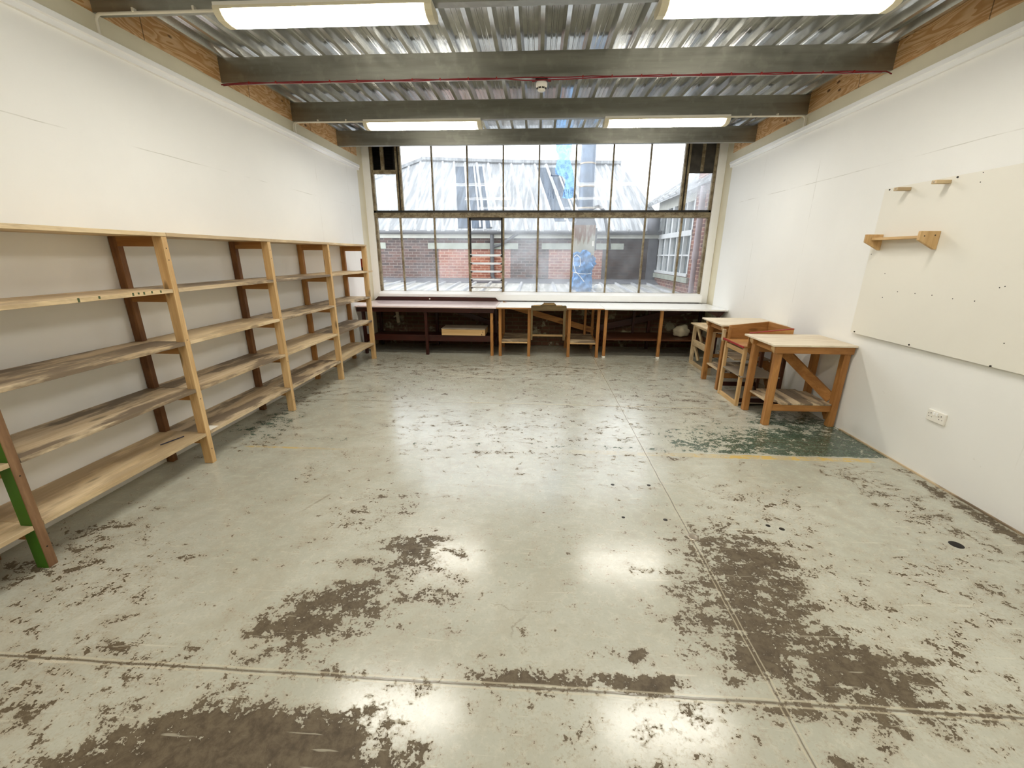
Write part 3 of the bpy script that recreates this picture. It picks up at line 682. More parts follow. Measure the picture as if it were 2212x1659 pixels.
for i in range(5):
    shelf(te[i], te[i + 1] - .002, 1.789, .026, False, PLANK_PALE[1])
MB().box(-2.82, XF, 6.606, 6.765, 1.376, 1.402).build('shelf', PLANK_PALE[1], sh, .002)
MB().box(-2.80, -2.78, 6.55, 6.75, 1.352, 1.376).build('bracket', PINE[1], sh)
MB().box(XF - .03, XF - .002, 1.30, 1.535, .1, .244).build('cleat', PLANK_PALE[2], sh)
md = plain('green_drip', s2l(70, 84, 50), .6)
for y, h in ((2.28, .03), (2.40, .02), (2.62, .022), (2.66, .016), (2.70, .022), (2.76, .018), (2.83, .02)):
    MB().box(XF - .001, XF + .0008, y, y + .012, 1.401 - h * .8, 1.4015).build('paint_drip', md, sh)

t = thing('red_box', (-2.74, 6.69, 1.403), 'small red-brown wooden block standing on the far end of the top but one shelf', 'block')
MB().prism([(-2.785, 1.403), (-2.70, 1.403), (-2.712, 1.55), (-2.706, 1.56), (-2.722, 1.582), (-2.785, 1.582)], 1, 6.70, 6.755).build('block_body', M_RUSTRED, t, .003)
MB().box(-2.78, -2.745, 6.697, 6.70, 1.404, 1.45).build('dark_slot', M_HOLE, t)
tag(MB().tube([(-2.80, 2.70, .274), (-2.75, 2.86, .274)], .004, 8).build('pencil', M_PENCIL, origin=(-2.77, 2.78, .27)), 'thin navy stick lying on the bottom shelf beside the second post', 'pencil')
tag(MB().box(-2.72, -2.64, 3.0, 3.09, .2702, .2712).build('paper_scrap', M_SHEETPINK, origin=(-2.68, 3.05, .27)), 'pale scrap of paper on the bottom shelf beside the second post', 'paper')

# ---------------------------------------------------------------- benches under the window
ZT = .83
b1 = thing('workbench', (-1.85, 7.3, 0), 'long mahogany-painted workbench with a pinkish shiny top, left under the window', 'workbench', 'benches under the window')
MB().box(-3.028, -.664, 6.865, 7.79, ZT - .024, ZT).build('bench_top', M_TOPSHEEN, b1, .003)
MB().prism([(-3.05 + .02, ZT + .001), (-.70, ZT + .001), (-.76, ZT + .068), (-3.03 + .07, ZT + .068)], 1, 7.765, 7.79).build('back_board', REDWOOD[0], b1, .002)
MB().tube([(-1.985, 7.762, ZT + .035), (-1.985, 7.768, ZT + .035)], .014, 14).build('white_button', M_PLASTIC, b1)
MB().box(-3.02, -.70, 6.9, 6.925, ZT - .10, ZT - .025).build('apron', REDWOOD[0], b1, .002)
for x in (-2.93, -1.86, -.745):
    MB().box(x - .024, x + .024, 6.927, 6.975, 0, ZT - .026).build('leg', REDWOOD[2] if x < -1 else BENCHWOOD[2], b1, .003)
    MB().box(x - .024, x + .024, 7.70, 7.748, 0, ZT - .026).build('leg', REDWOOD[2], b1, .003)
    MB().box(x - .02, x + .02, 6.976, 7.70, .20, .245).build('cross_rail', REDWOOD[1], b1)
MB().box(-2.95, -.73, 6.98, 7.70, .247, .262).build('lower_shelf', REDWOOD[0], b1)
MB().box(-2.95, -.73, 6.977, 6.999, .23, .335).build('front_rail', REDWOOD[0], b1, .002)
MB().bar((-1.65, 7.69, .72), (-.78, 7.69, .42), .022, .09).build('brace', REDWOOD[0], b1)

b2 = thing('workbench', (.2, 7.3, 0), 'white-topped pine workbench with a central kneehole, middle one under the window', 'workbench', 'benches under the window')
MB().box(-.660, 1.096, 6.865, 7.79, ZT - .024, ZT).build('bench_top', M_LAMINATE, b2, .002)
MB().box(-.658, 1.094, 6.862, 6.866, ZT - .022, ZT - .004).build('edge_strip', BENCHWOOD[0], b2)
for a, b in ((-.605, -.12), (.545, 1.02)):
    for x in (a, b):
        MB().box(x - .024, x + .024, 6.93, 6.98, 0, ZT - .026).build('leg', BENCHWOOD[2], b2, .003)
        MB().box(x - .024, x + .024, 7.66, 7.71, 0, ZT - .026).build('leg', BENCHWOOD[2], b2, .003)
        MB().box(x - .018, x + .018, 6.982, 7.66, .20, .245).build('cross_rail', BENCHWOOD[1], b2)
    MB().box(a + .026, b - .026, 6.935, 7.70, .247, .267).build('shelf', PLANK[0], b2, .002)
    MB().box(a + .026, b - .026, 6.932, 6.952, .225, .246).build('front_rail', PINE[0], b2, .002)
MB().box(-.094, .52, 7.42, 7.45, .255, .29).build('back_rail', PINE[0], b2, .002)
MB().box(-.64, 1.07, 7.64, 7.658, ZT - .11, ZT - .026).build('apron', BENCHWOOD[0], b2)
MB().bar((-.62, 7.645, .80), (1.04, 7.645, .34), .022, .10).build('brace', BENCHWOOD[0], b2, .002)
MB().box(.86, .90, 7.60, 7.64, .267, ZT - .026).build('post', BENCHWOOD[2], b2)

b3 = thing('workbench', (2.05, 7.3, 0), 'white-topped workbench on dark red legs, right end under the window', 'workbench', 'benches under the window')
MB().box(1.10, 3.036, 6.865, 7.79, ZT - .024, ZT).build('bench_top', M_LAMINATE, b3, .002)
for x in (1.14, 2.035, 2.935):
    MB().box(x - .024, x + .024, 6.93, 6.978, .03, ZT - .026).build('leg', BENCHWOOD[2] if x < 2.5 else REDWOOD[2], b3, .003)
    MB().box(x - .025, x + .025, 6.929, 6.979, 0, .03).build('foot_tip', M_PLASTIC, b3)
    MB().box(x - .024, x + .024, 7.68, 7.73, 0, ZT - .026).build('leg', REDWOOD[2], b3, .003)
    MB().box(x - .018, x + .018, 6.98, 7.68, .24, .285).build('cross_rail', REDWOOD[1], b3)
MB().prism([(2.70, ZT - .026), (3.03, ZT - .026), (2.955, ZT - .12), (2.915, ZT - .12)], 1, 6.932, 6.955).build('bracket', REDWOOD[0], b3)
MB().box(1.17, 2.91, 7.0, 7.68, .287, .305).build('lower_shelf', DARKWOOD[0], b3)
MB().bar((1.12, 7.66, .38), (2.93, 7.66, .78), .022, .11).build('brace', REDWOOD[0], b3)
MB().box(1.72, 1.76, 7.6, 7.65, .30, ZT - .026).build('post', REDWOOD[2], b3)

t = thing('wooden_crate', (-1.2, 7.1, .262), 'pine drawer box with grey lid on the dark bench rail', 'box')
MB().box(-1.60, -.86, 6.975, 6.999, .337, .337 + .001).build('rest', PINE[0], t)
MB().prism([(6.96, .337), (7.34, .337), (7.34, .44), (6.96, .44)], 0, -1.605, -.862).build('crate_body', PINE[0], t, .003)
MB().box(-1.61, -.857, 6.955, 7.345, .44, .452).build('lid', M_GREYBOARD, t, .002)
m = MB()
for x, z in ((-.90, .40), (-.92, .355)): m.tube([(x, 6.957, z), (x, 6.961, z)], .008, 10)
m.build('screw_heads', M_SCREW, t)

t = thing('tool_rack', (.20, 6.83, 0), 'dark wooden rack with a stepped top edge standing in front of the bench kneehole', 'rack')
MB().prism([(-.085, .79), (.485, .79), (.48, .862), (.465, .875), (.41, .872), (.41, .88), (.315, .88), (.295, .905), (.285, .905), (.285, .918), (.11, .918), (.11, .905), (.075, .882), (.03, .882), (-.05, .878), (-.05, .872), (-.085, .872)], 1, 6.812, 6.838).build('crest_board', OAK[0], t, .002)
MB().box(.315, .40, 6.803, 6.812, .868, .879).box(.11, .285, 6.803, 6.812, .893, .905).box(-.05, .06, 6.803, 6.812, .868, .880).build('pale_edges', PINE[0], t)
MB().box(.435, .475, 6.84, 6.862, .30, .86).build('stile', OAK[2], t, .002)
MB().box(-.09, -.06, 6.84, 6.862, .30, .86).build('stile', OAK[2], t, .002)
MB().box(-.06, .435, 6.842, 6.86, .79, .82).build('lower_rail', OAK[0], t)

t = thing('wall_pipe', (-2.5, 7.79, .4), 'grey pipe stub with a short side arm on the brick behind the dark bench', 'pipe')
MB().tube([(-2.62, 7.74, .76), (-2.60, 7.74, .42)], .032, 12).build('pipe', M_PLASTER, t)
MB().tube([(-2.61, 7.74, .56), (-2.68, 7.73, .52)], [.022, .012], 10).build('side_arm', M_PLASTER, t)
m = MB()
def lump(c, r, seed, name, mat, label, cat):
    rnd = random.Random(seed); bm = bmesh.new(); bmesh.ops.create_icosphere(bm, subdivisions=3, radius=1)
    for v in bm.verts:
        n = 1 + .16 * math.sin(v.co.x * 5 + seed) * math.cos(v.co.y * 4 + seed) + .08 * math.sin(v.co.z * 9)
        v.co = Vector((v.co.x * r[0] * n, v.co.y * r[1] * n, max(v.co.z, -.75) * r[2] * n))
    me = bpy.data.meshes.new(name); bm.to_mesh(me); bm.free(); me.materials.append(mat)
    for p in me.polygons: p.use_smooth = True
    o = bpy.data.objects.new(name, me); o.location = c; COL.objects.link(o); return tag(o, label, cat)
lump((2.52, 7.35, .395), (.13, .1, .11), 3, 'plaster_lump', M_PLASTER, 'pale rounded lump lying on the lower shelf of the right white bench', 'lump')

# ---------------------------------------------------------------- tables along the right wall
def work_table(y0, y1, label, mats, near):
    t = thing('work_table', (2.66, (y0 + y1) / 2, 0), label, 'table', 'pine tables along the right wall')
    z = .845; x0, x1 = 2.262, 3.036
    MB().box(x0, x1, y0, y1, z - .02, z).build('table_top', TABLETOP[0], t, .004)
    ly = y0 + .045; fy = y1 - .115
    for x in (2.328, 2.962):
        for y in (ly, fy):
            MB().box(x, x + .06, y, y + .06, 0, z - .021).build('leg', BENCHWOOD[2], t, .004)
    MB().box(2.36, 2.95, fy + .072, fy + .092, z - .19, z - .021).build('deep_apron', BENCHWOOD[0], t, .002)
    for y in (ly, fy):
        MB().box(2.30, 3.03, y - .022, y - .001, z - .09, z - .021).build('apron', BENCHWOOD[0], t, .002)
        MB().prism([(2.30, z - .021), (2.328, z - .021), (2.328, z - .10), (2.318, z - .09), (2.30, z - .06)], 1, y, y + .06).build('corner_block', PINE[0], t)
    MB().box(2.34, 2.36, ly + .061, fy - .001, z - .10, z - .021).build('apron', BENCHWOOD[1], t, .002)
    MB().box(2.389, 2.961, ly + .012, ly + .034, .155, .222).build('front_rail', BENCHWOOD[0], t, .003)
    MB().box(2.389, 2.961, fy + .03, fy + .055, .155, .222).build('rear_rail', BENCHWOOD[0], t, .003)
    for k in range(6):
        a = 2.36 + k * .105
        ya, yb = ly + .005, y1 - .05
        if k == 0: ya = ly + .075; yb = fy - .005
        if k == 5: yb = fy - .005; ya = ly + .005; 
        a1 = a + .101 if k < 5 else 2.955
        MB().box(a, a1, ya, yb, .224, .242).build('slat', PLANK[1], t, .002)
    MB().bar((2.66, fy + .075, .69), (2.985, ly + .075, .275), .03, .10).build('brace', BENCHWOOD[1], t, .002)
    MB().bar((2.985, ly + .14, .15), (2.985, ly + .075, .06), .022, .05).build('lower_brace', BENCHWOOD[1], t)
    return t
t1 = work_table(4.045, 4.635, 'nearest pine table against the right wall with a slatted lower shelf', None, True)
t2 = work_table(5.215, 5.86, 'second pine table against the right wall, beyond the red-edged tray', None, False)
MB().box(2.60, 2.68, 4.035, 4.046, .828, .842).build('worn_patch', M_CREAM, t1)
MB().box(2.5, 2.95, 5.28, 5.8, .39, .405).build('middle_shelf', PLANK[0], t2)

# red-edged tray on its stand, between the tables
t = thing('tray_stand', (2.55, 4.91, 0), 'tall narrow wooden stand with a red-edged open tray, between the two tables', 'stand')
A, B = 4.655, 5.155
for y in (A + .0, B - .04):
    MB().box(2.30, 2.335, y, y + .04, 0, .68).build('leg', PINE[2] if y < 4.9 else PINE[2], t, .003)
    MB().box(2.735, 2.77, y, y + .04, 0, .68).build('leg', DARKWOOD[2], t, .003)
MB().box(2.305, 2.328, A + .041, B - .041, .60, .65).build('top_rail', PINE[1], t, .002)
MB().box(2.305, 2.33, A + .041, B - .041, 0, .045).build('bottom_rail', PINE[1], t, .002)
MB().box(2.33, 2.735, A + .005, B - .005, .03, .045).build('bottom_board', M_GREYBOARD, t)
MB().box(2.30, 2.72, A - .03, B - .045, .345, .36).build('middle_shelf', M_GREYBOARD, t, .002)
MB().box(2.336, 2.734, A + .01, A + .03, .045, .09).build('side_rail', REDWOOD[0], t)
MB().box(2.336, 2.734, B - .03, B - .01, .10, .15).build('side_rail', REDWOOD[0], t)
MB().box(2.285, 2.775, A - .015, B + .005, .682, .70).build('tray_floor', PINE_OLD[0], t, .002)
MB().box(2.272, 2.285, A - .015, B + .005, .68, .702).build('red_lip', M_REDPAINT, t, .003)
MB().prism([(2.32, .70), (2.775, .70), (2.775, .905), (2.32, .852)], 1, B - .012, B + .005).build('tray_side', PINE_OLD[0], t, .002)
MB().prism([(2.32, .70), (2.775, .70), (2.775, .897), (2.32, .845)], 1, A - .015, A + .002).build('tray_side', PINE_OLD[0], t, .002)
MB().prism([(2.32, .845), (2.775, .897), (2.775, .905), (2.32, .853)], 1, A - .017, A + .004).build('red_edge', M_REDPAINT, t)
MB().box(2.762, 2.778, A + .003, B - .013, .70, .905).build('tray_back', PINE_OLD[1], t, .002)
MB().box(2.31, 2.33, B - .06, B - .013, .70, .84).build('tray_post', PINE_OLD[2], t, .002)
MB().box(2.268, 2.30, B + .006, B + .05, .66, .80).build('corner_block', PLANK_PALE[2], t, .003)

# pale trestle beyond the second table
t = thing('trestle_stool', (2.74, 6.34, 0), 'low pale pine trestle table in the corner before the white bench', 'trestle table')
MB().box(2.445, 3.02, 5.925, 6.76, .622, .642).build('trestle_top', PLANK_PALE[1], t, .003)
for y in (5.98, 6.69):
    for x in (2.475, 2.93):
        MB().box(x, x + .045, y - .02, y + .03, 0, .621).build('leg', PLANK_PALE[2], t, .003)
for x in (2.48, 2.94):
    for z in (.59, .30, .0):
        MB().box(x, x + .03, 6.012, 6.668, z, z + (.03 if z > .5 else .09 if z > .1 else .05)).build('side_rail', PLANK_PALE[1], t, .002)
MB().bar((2.52, 6.665, .60), (2.60, 6.6, .33), .05, .03).build('gusset', PLANK_PALE[2], t)
MB().bar((2.52, 6.665, .28), (2.58, 6.61, .06), .05, .03).build('gusset', PLANK_PALE[2], t)
MB().box(2.53, 2.93, 5.975, 5.995, .55, .60).box(2.53, 2.93, 5.975, 5.995, .26, .31).build('end_rail', BENCHWOOD[0], t)

# ---------------------------------------------------------------- board and fittings on the right wall
pb = thing('pin_board', (3.03, 3.3, 1.6), 'large white board screwed to the right wall', 'board')
MB().box(3.012, 3.026, 1.3, 4.165, .955, 2.212).build('board_panel', M_WALL_P, pb, .001)
MB().box(3.0262, XR - .002, 1.3, 3.95, 1.0, 1.04).build('batten', PINE[1], pb); MB().box(3.0262, XR - .002, 1.3, 4.1, 2.1, 2.14).build('batten', PINE[1], pb)
for y, z in [(4.11, 2.2), (3.5, 2.2), (4.11, .97), (3.5, .97), (2.86, .96)]:
    MB().tube([(3.006, y, z), (3.013, y, z)], .006, 10).build('screw', M_SCREW, pb)
for y, z in [(3.32, 2.2), (3.32, 2.14), (4.14, 1.67), (3.93, 1.51), (3.75, 1.37), (3.89, 1.31), (3.58, 1.37), (3.43, 1.37), (3.26, 1.36), (3.1, 1.36), (2.97, 1.46), (2.94, 1.47), (2.83, 1.12)]:
    MB().tube([(3.0108, y, z), (3.0125, y, z)], .0038, 8).build('plug_hole', M_SCREW, pb)
for y, lab in ((3.905, 'small wooden peg on the white board, further from the camera'), (3.56, 'small wooden peg on the white board, nearer the camera')):
    t = thing('wall_peg', (2.96, y, 2.18), lab, 'peg', 'pegs on the white board')
    MB().box(2.905, 3.011, y - .022, y + .022, 2.165, 2.19).build('peg_block', PLANK_PALE[0], t, .003)
    MB().tube([(2.9045, y, 2.178), (2.907, y, 2.178)], .006, 8).build('screw', M_STEEL, t)
t = thing('wall_shelf', (2.95, 3.79, 1.79), 'small wooden wall shelf with angled end plates on the white board', 'wall shelf')
for y, yb in ((4.05, 4.07), (3.505, 3.53)):
    MB().prism([(2.868, 1.835), (3.011, 1.835), (3.011, 1.703), (2.995, 1.703), (2.868, 1.77)], 1, y, yb).build('end_plate', PINE[2], t, .003)
MB().box(2.915, 3.0, 3.531, 4.049, 1.786, 1.806).build('shelf_board', PINE[1], t, .002)
MB().tube([(2.90, 3.5045, 1.80), (2.90, 3.506, 1.80)], .005, 8).tube([(2.975, 3.5045, 1.805), (2.975, 3.506, 1.805)], .005, 8).build('screw_heads', M_SCREW, t)

t = thing('power_socket', (3.04, 3.127, .493), 'white double power socket low on the right wall', 'socket')
fp = MB().box(3.030, XR, 3.054, 3.2, .45, .536).build('face_plate', M_PLASTIC, t, .004)
for y in (3.118, 3.142):
    MB().box(3.023, 3.031, y - .007, y + .007, .502, .526).build('rocker_switch', M_WHITE, fp, .002)
m = MB()
for yc in (3.170, 3.086):
    m.box(3.0295, 3.031, yc - .003, yc + .003, .505, .514)
    for d in (-.012, .012): m.box(3.0295, 3.031, yc + d - .004, yc + d + .004, .481, .485)
    m.box(3.0295, 3.031, yc + .018 - .003, yc + .018 + .003, .500, .506)
m.build('pin_slots', M_HOLE, fp)

# small marks set into the floor
for x, y, r, lab in [(.6, 2.82, .011, 'left of the joint, far left of four'), (.87, 2.83, .011, 'beside the joint, far right of four'), (.6, 2.41, .009, 'left of the joint, near left of four'), (.87, 2.4, .011, 'beside the joint, near right of four'),
                     (1.51, 2.38, .011, 'right of the joint, left of a pair'), (1.58, 2.35, .013, 'right of the joint, right of a pair')]:
    tag(MB().lathe([(0, .0015), (r, .0015), (r * 1.3, 0)], (x, y, 0), 14).build('bolt_stub', M_SCREW, origin=(x, y, 0)), 'cut-off bolt in the floor ' + lab, 'bolt', 'bolt stubs in the floor')
tag(MB().lathe([(0, .0015), (.026, .0015), (.036, 0)], (2.545, 2.262, 0), 20).build('floor_socket', M_HOLE, origin=(2.545, 2.262, 0)), 'dark round hole in the floor by the right wall', 'hole')
tag(MB().lathe([(0, .0015), (.02, .0015), (.026, .003), (.034, 0)], (.99, 2.235, 0), 20).build('floor_ring', M_STEEL, origin=(.99, 2.235, 0)), 'round metal cap on the long floor joint', 'cap')

# ---------------------------------------------------------------- outside
struct(MB().prism([(8.0, .80), (12.0, .93), (12.0, .4), (8.0, .4)], 0, -9, 3.25).build('ground_low_roof', M_ROOF_LOW)).name = 'trim_40'
lr = thing('low_roof', (-1, 10, .9), 'pale corrugated low roof just outside the window', 'roof')
m = MB()
for k in range(-22, 8):
    x = k * .42
    m.prism([(x - .05, 0), (x - .025, .035), (x + .025, .035), (x + .05, 0)], 1, 0, 1)
vs = []
for (x, y, z) in m.v:
    Y = 8.05 + y * 3.75; vs.append((x, Y, .801 + (Y - 8.0) * .0325 + z))
m.v = vs; m.build('roof_ribs', M_ROOFRIB_LIT, lr)
MB().prism([(11.55, .93), (12.0, 1.02), (12.0, .9), (11.55, .9)], 0, -9, 3.2).build('flashing', M_LEAD, lr)

hb = thing('brick_building', (-1, 12.5, .9), 'brick outbuilding with a pale sheet roof across the low roof outside', 'building')
MB().box(-9, -4.25, 12.0, 12.3, .5, 2.14).box(-3.0, -2.75, 12.0, 12.3, .5, 2.14).box(-4.25, -3.0, 12.0, 12.3, .5, 2.14).build('dark_brick_wall', M_BRICK_DARK, hb)
MB().box(-2.75, -.75, 12.0, 12.3, .5, 1.95).box(.3, 1.75, 12.0, 12.3, .5, 1.80).build('red_brick_wall', M_BRICK_RED, hb)
MB().box(-2.75, 3.2, 12.02, 12.3, .5, 2.14).build('brick_wall', M_BRICK_DARK, hb)
MB().box(1.75, 2.95, 11.995, 12.3, .5, 2.14).build('sooty_brick_wall', M_BRICK_BLACK, hb)
MB().box(2.95, 3.2, 11.98, 12.3, .5, 2.14).build('render_pier', M_LEAD, hb)
for a, b in ((-3.03, -.54), (.1, 2.3)):
    MB().box(a, b, 11.96, 12.0, 1.80, 1.955).build('lintel', M_STONE, hb)
MB().box(-4.6, -4.22, 11.97, 12.0, 1.80, 1.96).build('quoin', M_STONE, hb)
MB().box(-9, 3.2, 11.9, 12.0, 2.08, 2.18).build('fascia', M_FASCIA, hb)
MB().tube([(-9, 11.84, 2.235), (3.22, 11.84, 2.225)], .055, 10).build('gutter', M_GUTTER, hb)
MB().tube([(-1.25, 11.9, 2.2), (-1.25, 11.93, 1.1), (-1.2, 11.9, 1.0)], .055, 10).build('downpipe', M_GUTTER, hb)
MB().tube([(-.55, 11.9, 2.2), (-1.0, 11.94, 1.92), (-1.25, 11.94, 1.85)], .04, 8).build('branch_pipe', M_GUTTER, hb)
sl = .65
def RP(x, y, dz=0): return (x, y, 2.26 + sl * (y - 11.8) + dz)
roofpoly = [(-9.5, 11.8), (3.43, 11.8), (2.62, 15.18), (-.92, 15.3), (-3.99, 15.55), (-5.32, 14.35), (-9.5, 12.6)]
MB().add([RP(*p) for p in roofpoly] + [RP(p[0], p[1], -.06) for p in roofpoly], [list(range(7)), list(range(13, 6, -1))] + [(i, (i + 1) % 7, 7 + (i + 1) % 7, 7 + i) for i in range(7)]).build('roof_sheet', M_ROOF, hb)
def ytop(x):
    P = [(-9.5, 12.6), (-5.32, 14.35), (-3.99, 15.55), (-.92, 15.3), (2.62, 15.18), (3.43, 11.8)]
    for (a, b), (c, d) in zip(P, P[1:]):
        if a <= x <= c: return b + (d - b) * (x - a) / (c - a)
    return 11.85
m = MB()
for k in range(-26, 10):
    x = k * .38 + .1
    yt = 11.9
    while yt < 15.6 and yt < ytop(x - .19 * (yt - 11.78)): yt += .02
    q = []
    if yt < 12.1: continue
    for y in (11.78, yt - .05):
        xx = x - .19 * (y - 11.78)
        q += [RP(xx - .05, y, .0), RP(xx - .02, y, .05), RP(xx + .02, y, .05), RP(xx + .05, y, .0)]
    m.add(q, [(0, 1, 5, 4), (1, 2, 6, 5), (2, 3, 7, 6), (0, 3, 2, 1), (4, 5, 6, 7)])
m.build('roof_ribs', M_ROOFRIB_LIT, hb)
for a, b, c, d, y0_, y1_ in ((-2.17, -1.25, -2.78, -1.84, 11.9, 15.1), (.42, 1.35, -.10, .83, 12.2, 15.0)):
    rl = MB().add([RP(a, y0_, .012), RP(b, y0_, .012), RP(d, y1_, .012), RP(c, y1_, .012)], [(0, 1, 2, 3)]).build('rooflight', M_ROOFLIGHT, hb)
    xm = (a + b) / 2; xt = (c + d) / 2
    for k in (-.15, .15, .45):
        p, q = RP(xm + k, y0_, .03), RP(xt + k, y1_, .03)
        MB().bar(p, q, .05, .03).build('rooflight_bar', M_ROOFRIB_LIT, rl)
m = MB()
rid = [(-9.5, 12.6), (-5.32, 14.35), (-3.99, 15.55), (-.92, 15.3), (2.62, 15.18)]
for p, q in zip(rid, rid[1:]): m.bar(RP(*p, .05), RP(*q, .05), .22, .09)
m.build('ridge_cap', M_ROOF, hb)
MB().prism([(-9, .5), (3.1, .5), (3.1, 2.0), (2.5, 4.0), (-4, 4.4), (-5.3, 3.5), (-9, 2.4)], 1, 15.7, 15.8).build('rear_wall', M_BRICK_DARK, hb)

# building on the right, in line with the room's right wall
sb = thing('side_building', (3.3, 10.5, .9), 'brick wing with a white-framed window and sheet roof, right outside the window', 'building')
XS = 3.2
MB().box(XS, XS + .3, 8.0, 9.45, .5, 3.3).box(XS, XS + .3, 9.45, 12.3, .5, 1.22).build('brick_wall', M_BRICK_SIDE, sb)
MB().box(XS + .02, XS + .3, 9.45, 12.3, 2.75, 3.0).build('wall_head', M_FASCIA, sb)
MB().box(XS + .08, XS + .1, 9.45, 12.3, 1.22, 2.76).build('pane', M_DARKGLASS, sb)
MB().box(XS - .03, XS + .12, 9.42, 12.3, 1.215, 1.275).build('window_sill', M_WINFRAME, sb)
MB().box(XS - .05, XS + .02, 9.3, 12.2, 1.09, 1.20).build('brick_sill', M_STONE, sb)
MB().box(XS - .01, XS + .1, 9.45, 12.3, 2.06, 2.17).build('window_transom', M_WINFRAME, sb)
for k, y in enumerate([9.48, 9.95, 10.42, 10.9, 11.37, 11.85, 12.25]):
    wv = .05 if k in (0, 3, 6) else .025
    MB().box(XS + .0, XS + .09, y - wv, y + wv, 1.27, 2.76).build('window_bar', M_WINFRAME, sb)
MB().box(XS + .01, XS + .09, 9.48, 12.3, 1.64, 1.675).build('window_bar', M_WINFRAME, sb)
# roof rising away to the right
q = MB()
R2 = lambda x, y: (x, y, 2.98 + (x - 3.05) * .62)
q.add([R2(3.05, 8.0), R2(3.05, 14.5), R2(7.5, 14.5), R2(7.5, 8.0)] + [(3.05, 8.0, 2.93), (3.05, 14.5, 2.93), (7.5, 14.5, 5.6), (7.5, 8.0, 5.6)], [(0, 1, 2, 3), (7, 6, 5, 4), (0, 4, 5, 1), (1, 5, 6, 2)])
q.build('roof_sheet', M_ROOF, sb)
m = MB()
for k in range(12):
    y = 8.3 + k * .5
    m.bar(Vector(R2(3.03, y)) + Vector((0, 0, .02)), Vector(R2(7.5, y)) + Vector((0, 0, .02)), .09, .05)
m.build('roof_ribs', M_ROOFRIB_LIT, sb)
MB().tube([(3.08, 8.76, .85), (3.08, 8.76, 1.60)], .05, 14).tube([(3.08, 8.76, 1.66), (3.08, 8.76, 2.9)], .057, 14).build('downpipe', M_PIPE, sb)
MB().tube([(3.08, 8.76, 1.58), (3.08, 8.76, 1.72)], .064, 14).build('pipe_collar', M_PIPE, sb)
MB().lathe([(0, 2.2), (.12, 2.2), (.16, 2.32), (.16, 2.62), (0, 2.62)], (2.98, 11.75, 0), 12).build('rain_hopper', M_LEAD, sb)

# extractor flue with the blue tarpaulin
t = thing('extractor_flue', (1.03, 9.95, .86), 'steel flue on a rusty box outside the window, above the blue tarpaulin', 'flue')
MB().tube([(1.03, 10.0, 2.5), (1.03, 10.0, 3.6), (1.03, 10.0, 5.2)], .16, 20).build('pipe', M_FLUE, t)
for z in (2.62, 3.05, 3.5, 3.9): MB().tube([(1.03, 10.0, z), (1.03, 10.0, z + .03)], .168, 20).build('band', M_STEEL, t)
MB().box(.83, 1.22, 9.85, 10.2, 2.38, 2.5).prism([(.80, 2.28), (1.26, 2.28), (1.22, 2.38), (.83, 2.38)], 1, 9.8, 10.2).build('cowl', M_LEAD, t)
MB().box(.80, 1.25, 9.8, 10.2, 1.65, 2.28).build('fan_box', M_RUST, t)
MB().box(1.25, 1.29, 9.85, 10.15, 1.75, 2.22).build('side_duct', M_LEAD, t)
MB().box(1.19, 1.225, 9.79, 9.80, 1.84, 1.95).build('name_plate', M_PLASTIC, t)
MB().tube([(1.15, 9.98, 2.62), (1.3, 9.98, 2.68), (1.42, 9.98, 2.6), (1.50, 10.0, 2.3), (1.62, 10.2, 1.95), (1.66, 10.3, 1.8)], .035, 10).build('hose', M_GUTTER, t)
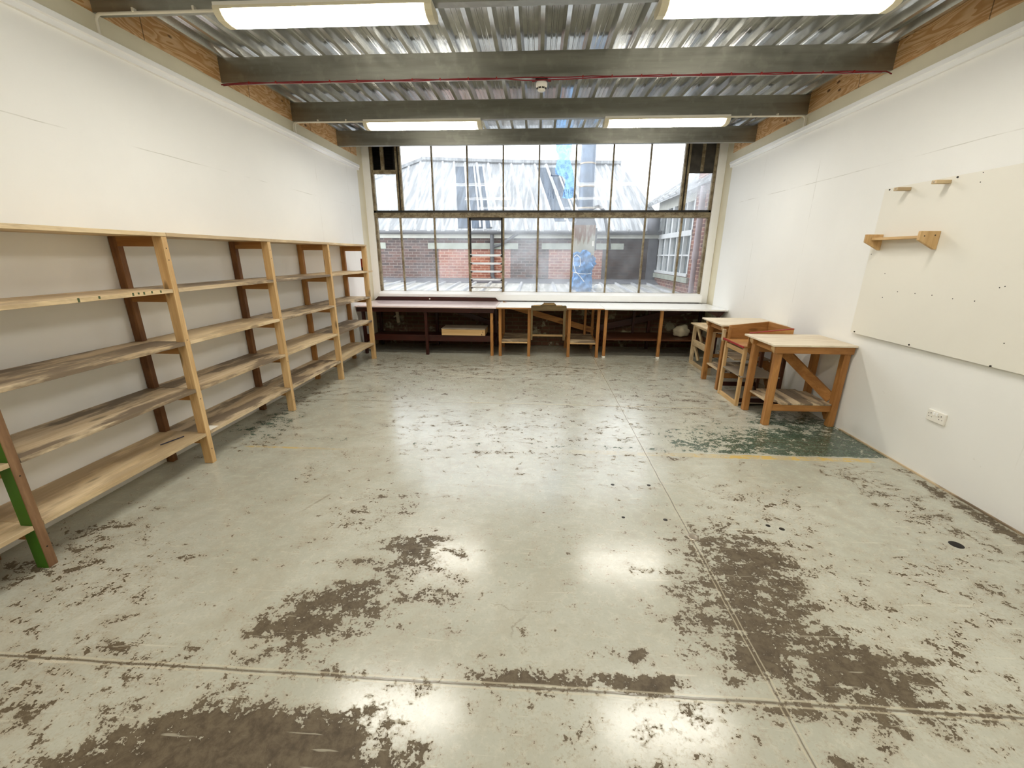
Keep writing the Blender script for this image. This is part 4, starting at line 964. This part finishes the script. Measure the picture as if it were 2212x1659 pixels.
def tarp():
    t = thing('tarpaulin', (1.02, 9.95, .86), 'blue tarpaulin tied with white string round the foot of the flue outside', 'tarpaulin')
    bm = bmesh.new(); N = 48; H = 40; ring = []
    prof = [(0, .25), (.1, .27), (.22, .245), (.38, .23), (.46, .22), (.52, .25), (.62, .27), (.68, .25), (.72, .225), (.78, .25), (.92, .25), (1, .22)]
    def pr(u):
        for (a, b), (c, d) in zip(prof, prof[1:]):
            if a <= u <= c: return b + (d - b) * (u - a) / (c - a)
        return .2
    for j in range(H + 1):
        u = j / H; r = []
        for i in range(N):
            a = 2 * math.pi * i / N
            sq = 1 / max(abs(math.cos(a)), abs(math.sin(a))) ; sq = 1 + (sq - 1) * .55
            fold = .02 * math.sin(a * 5 + u * 9) + .016 * math.sin(a * 9 - u * 17 + 1.3) + .012 * math.sin(a * 13 + u * 31) + .012 * math.sin(u * 40 + 3 * math.sin(a * 2))
            bulge = .09 * math.exp(-((a - .1) ** 2) / .12) * math.exp(-((u - .70) ** 2) / .012)
            R = (pr(u) + fold) * sq * .86 + bulge
            r.append(bm.verts.new((1.02 + R * math.cos(a) + .0, 9.98 + R * math.sin(a), .86 + .9 * u)))
        ring.append(r)
    for j in range(H):
        for i in range(N): bm.faces.new((ring[j][i], ring[j][(i + 1) % N], ring[j + 1][(i + 1) % N], ring[j + 1][i]))
    bm.faces.new(ring[-1])
    for v in bm.verts: v.co -= Vector(t['_o'])
    me = bpy.data.meshes.new('tarp_sheet'); bm.to_mesh(me); bm.free(); me.materials.append(M_TARP)
    o = bpy.data.objects.new('tarp_sheet', me); COL.objects.link(o); o.parent = t
    yy = 9.70
    m = MB(); m.tube([(.80, yy, 1.62), (.86, yy - .01, 1.66), (.93, yy - .02, 1.60), (.95, yy - .02, 1.46), (.92, yy - .01, 1.40)], .008, 6)
    m.tube([(.79, yy, 1.60), (.80, yy, 1.45), (.85, yy, 1.30), (.95, yy - .02, 1.20), (1.05, yy - .02, 1.08)], .008, 6)
    m.tube([(.80, yy, 1.285), (.95, yy - .03, 1.255), (1.1, yy - .01, 1.25), (1.2, yy + .06, 1.26)], .008, 6)
    m.build('string', M_STRING, t)
tarp()
lump((1.42, 10.1, .91), (.10, .08, .09), 5, 'white_bag', M_PLASTIC, 'small white bundle beside the blue tarpaulin outside', 'bundle')
for o in ROOTS:
    if '_o' in o.keys(): del o['_o']
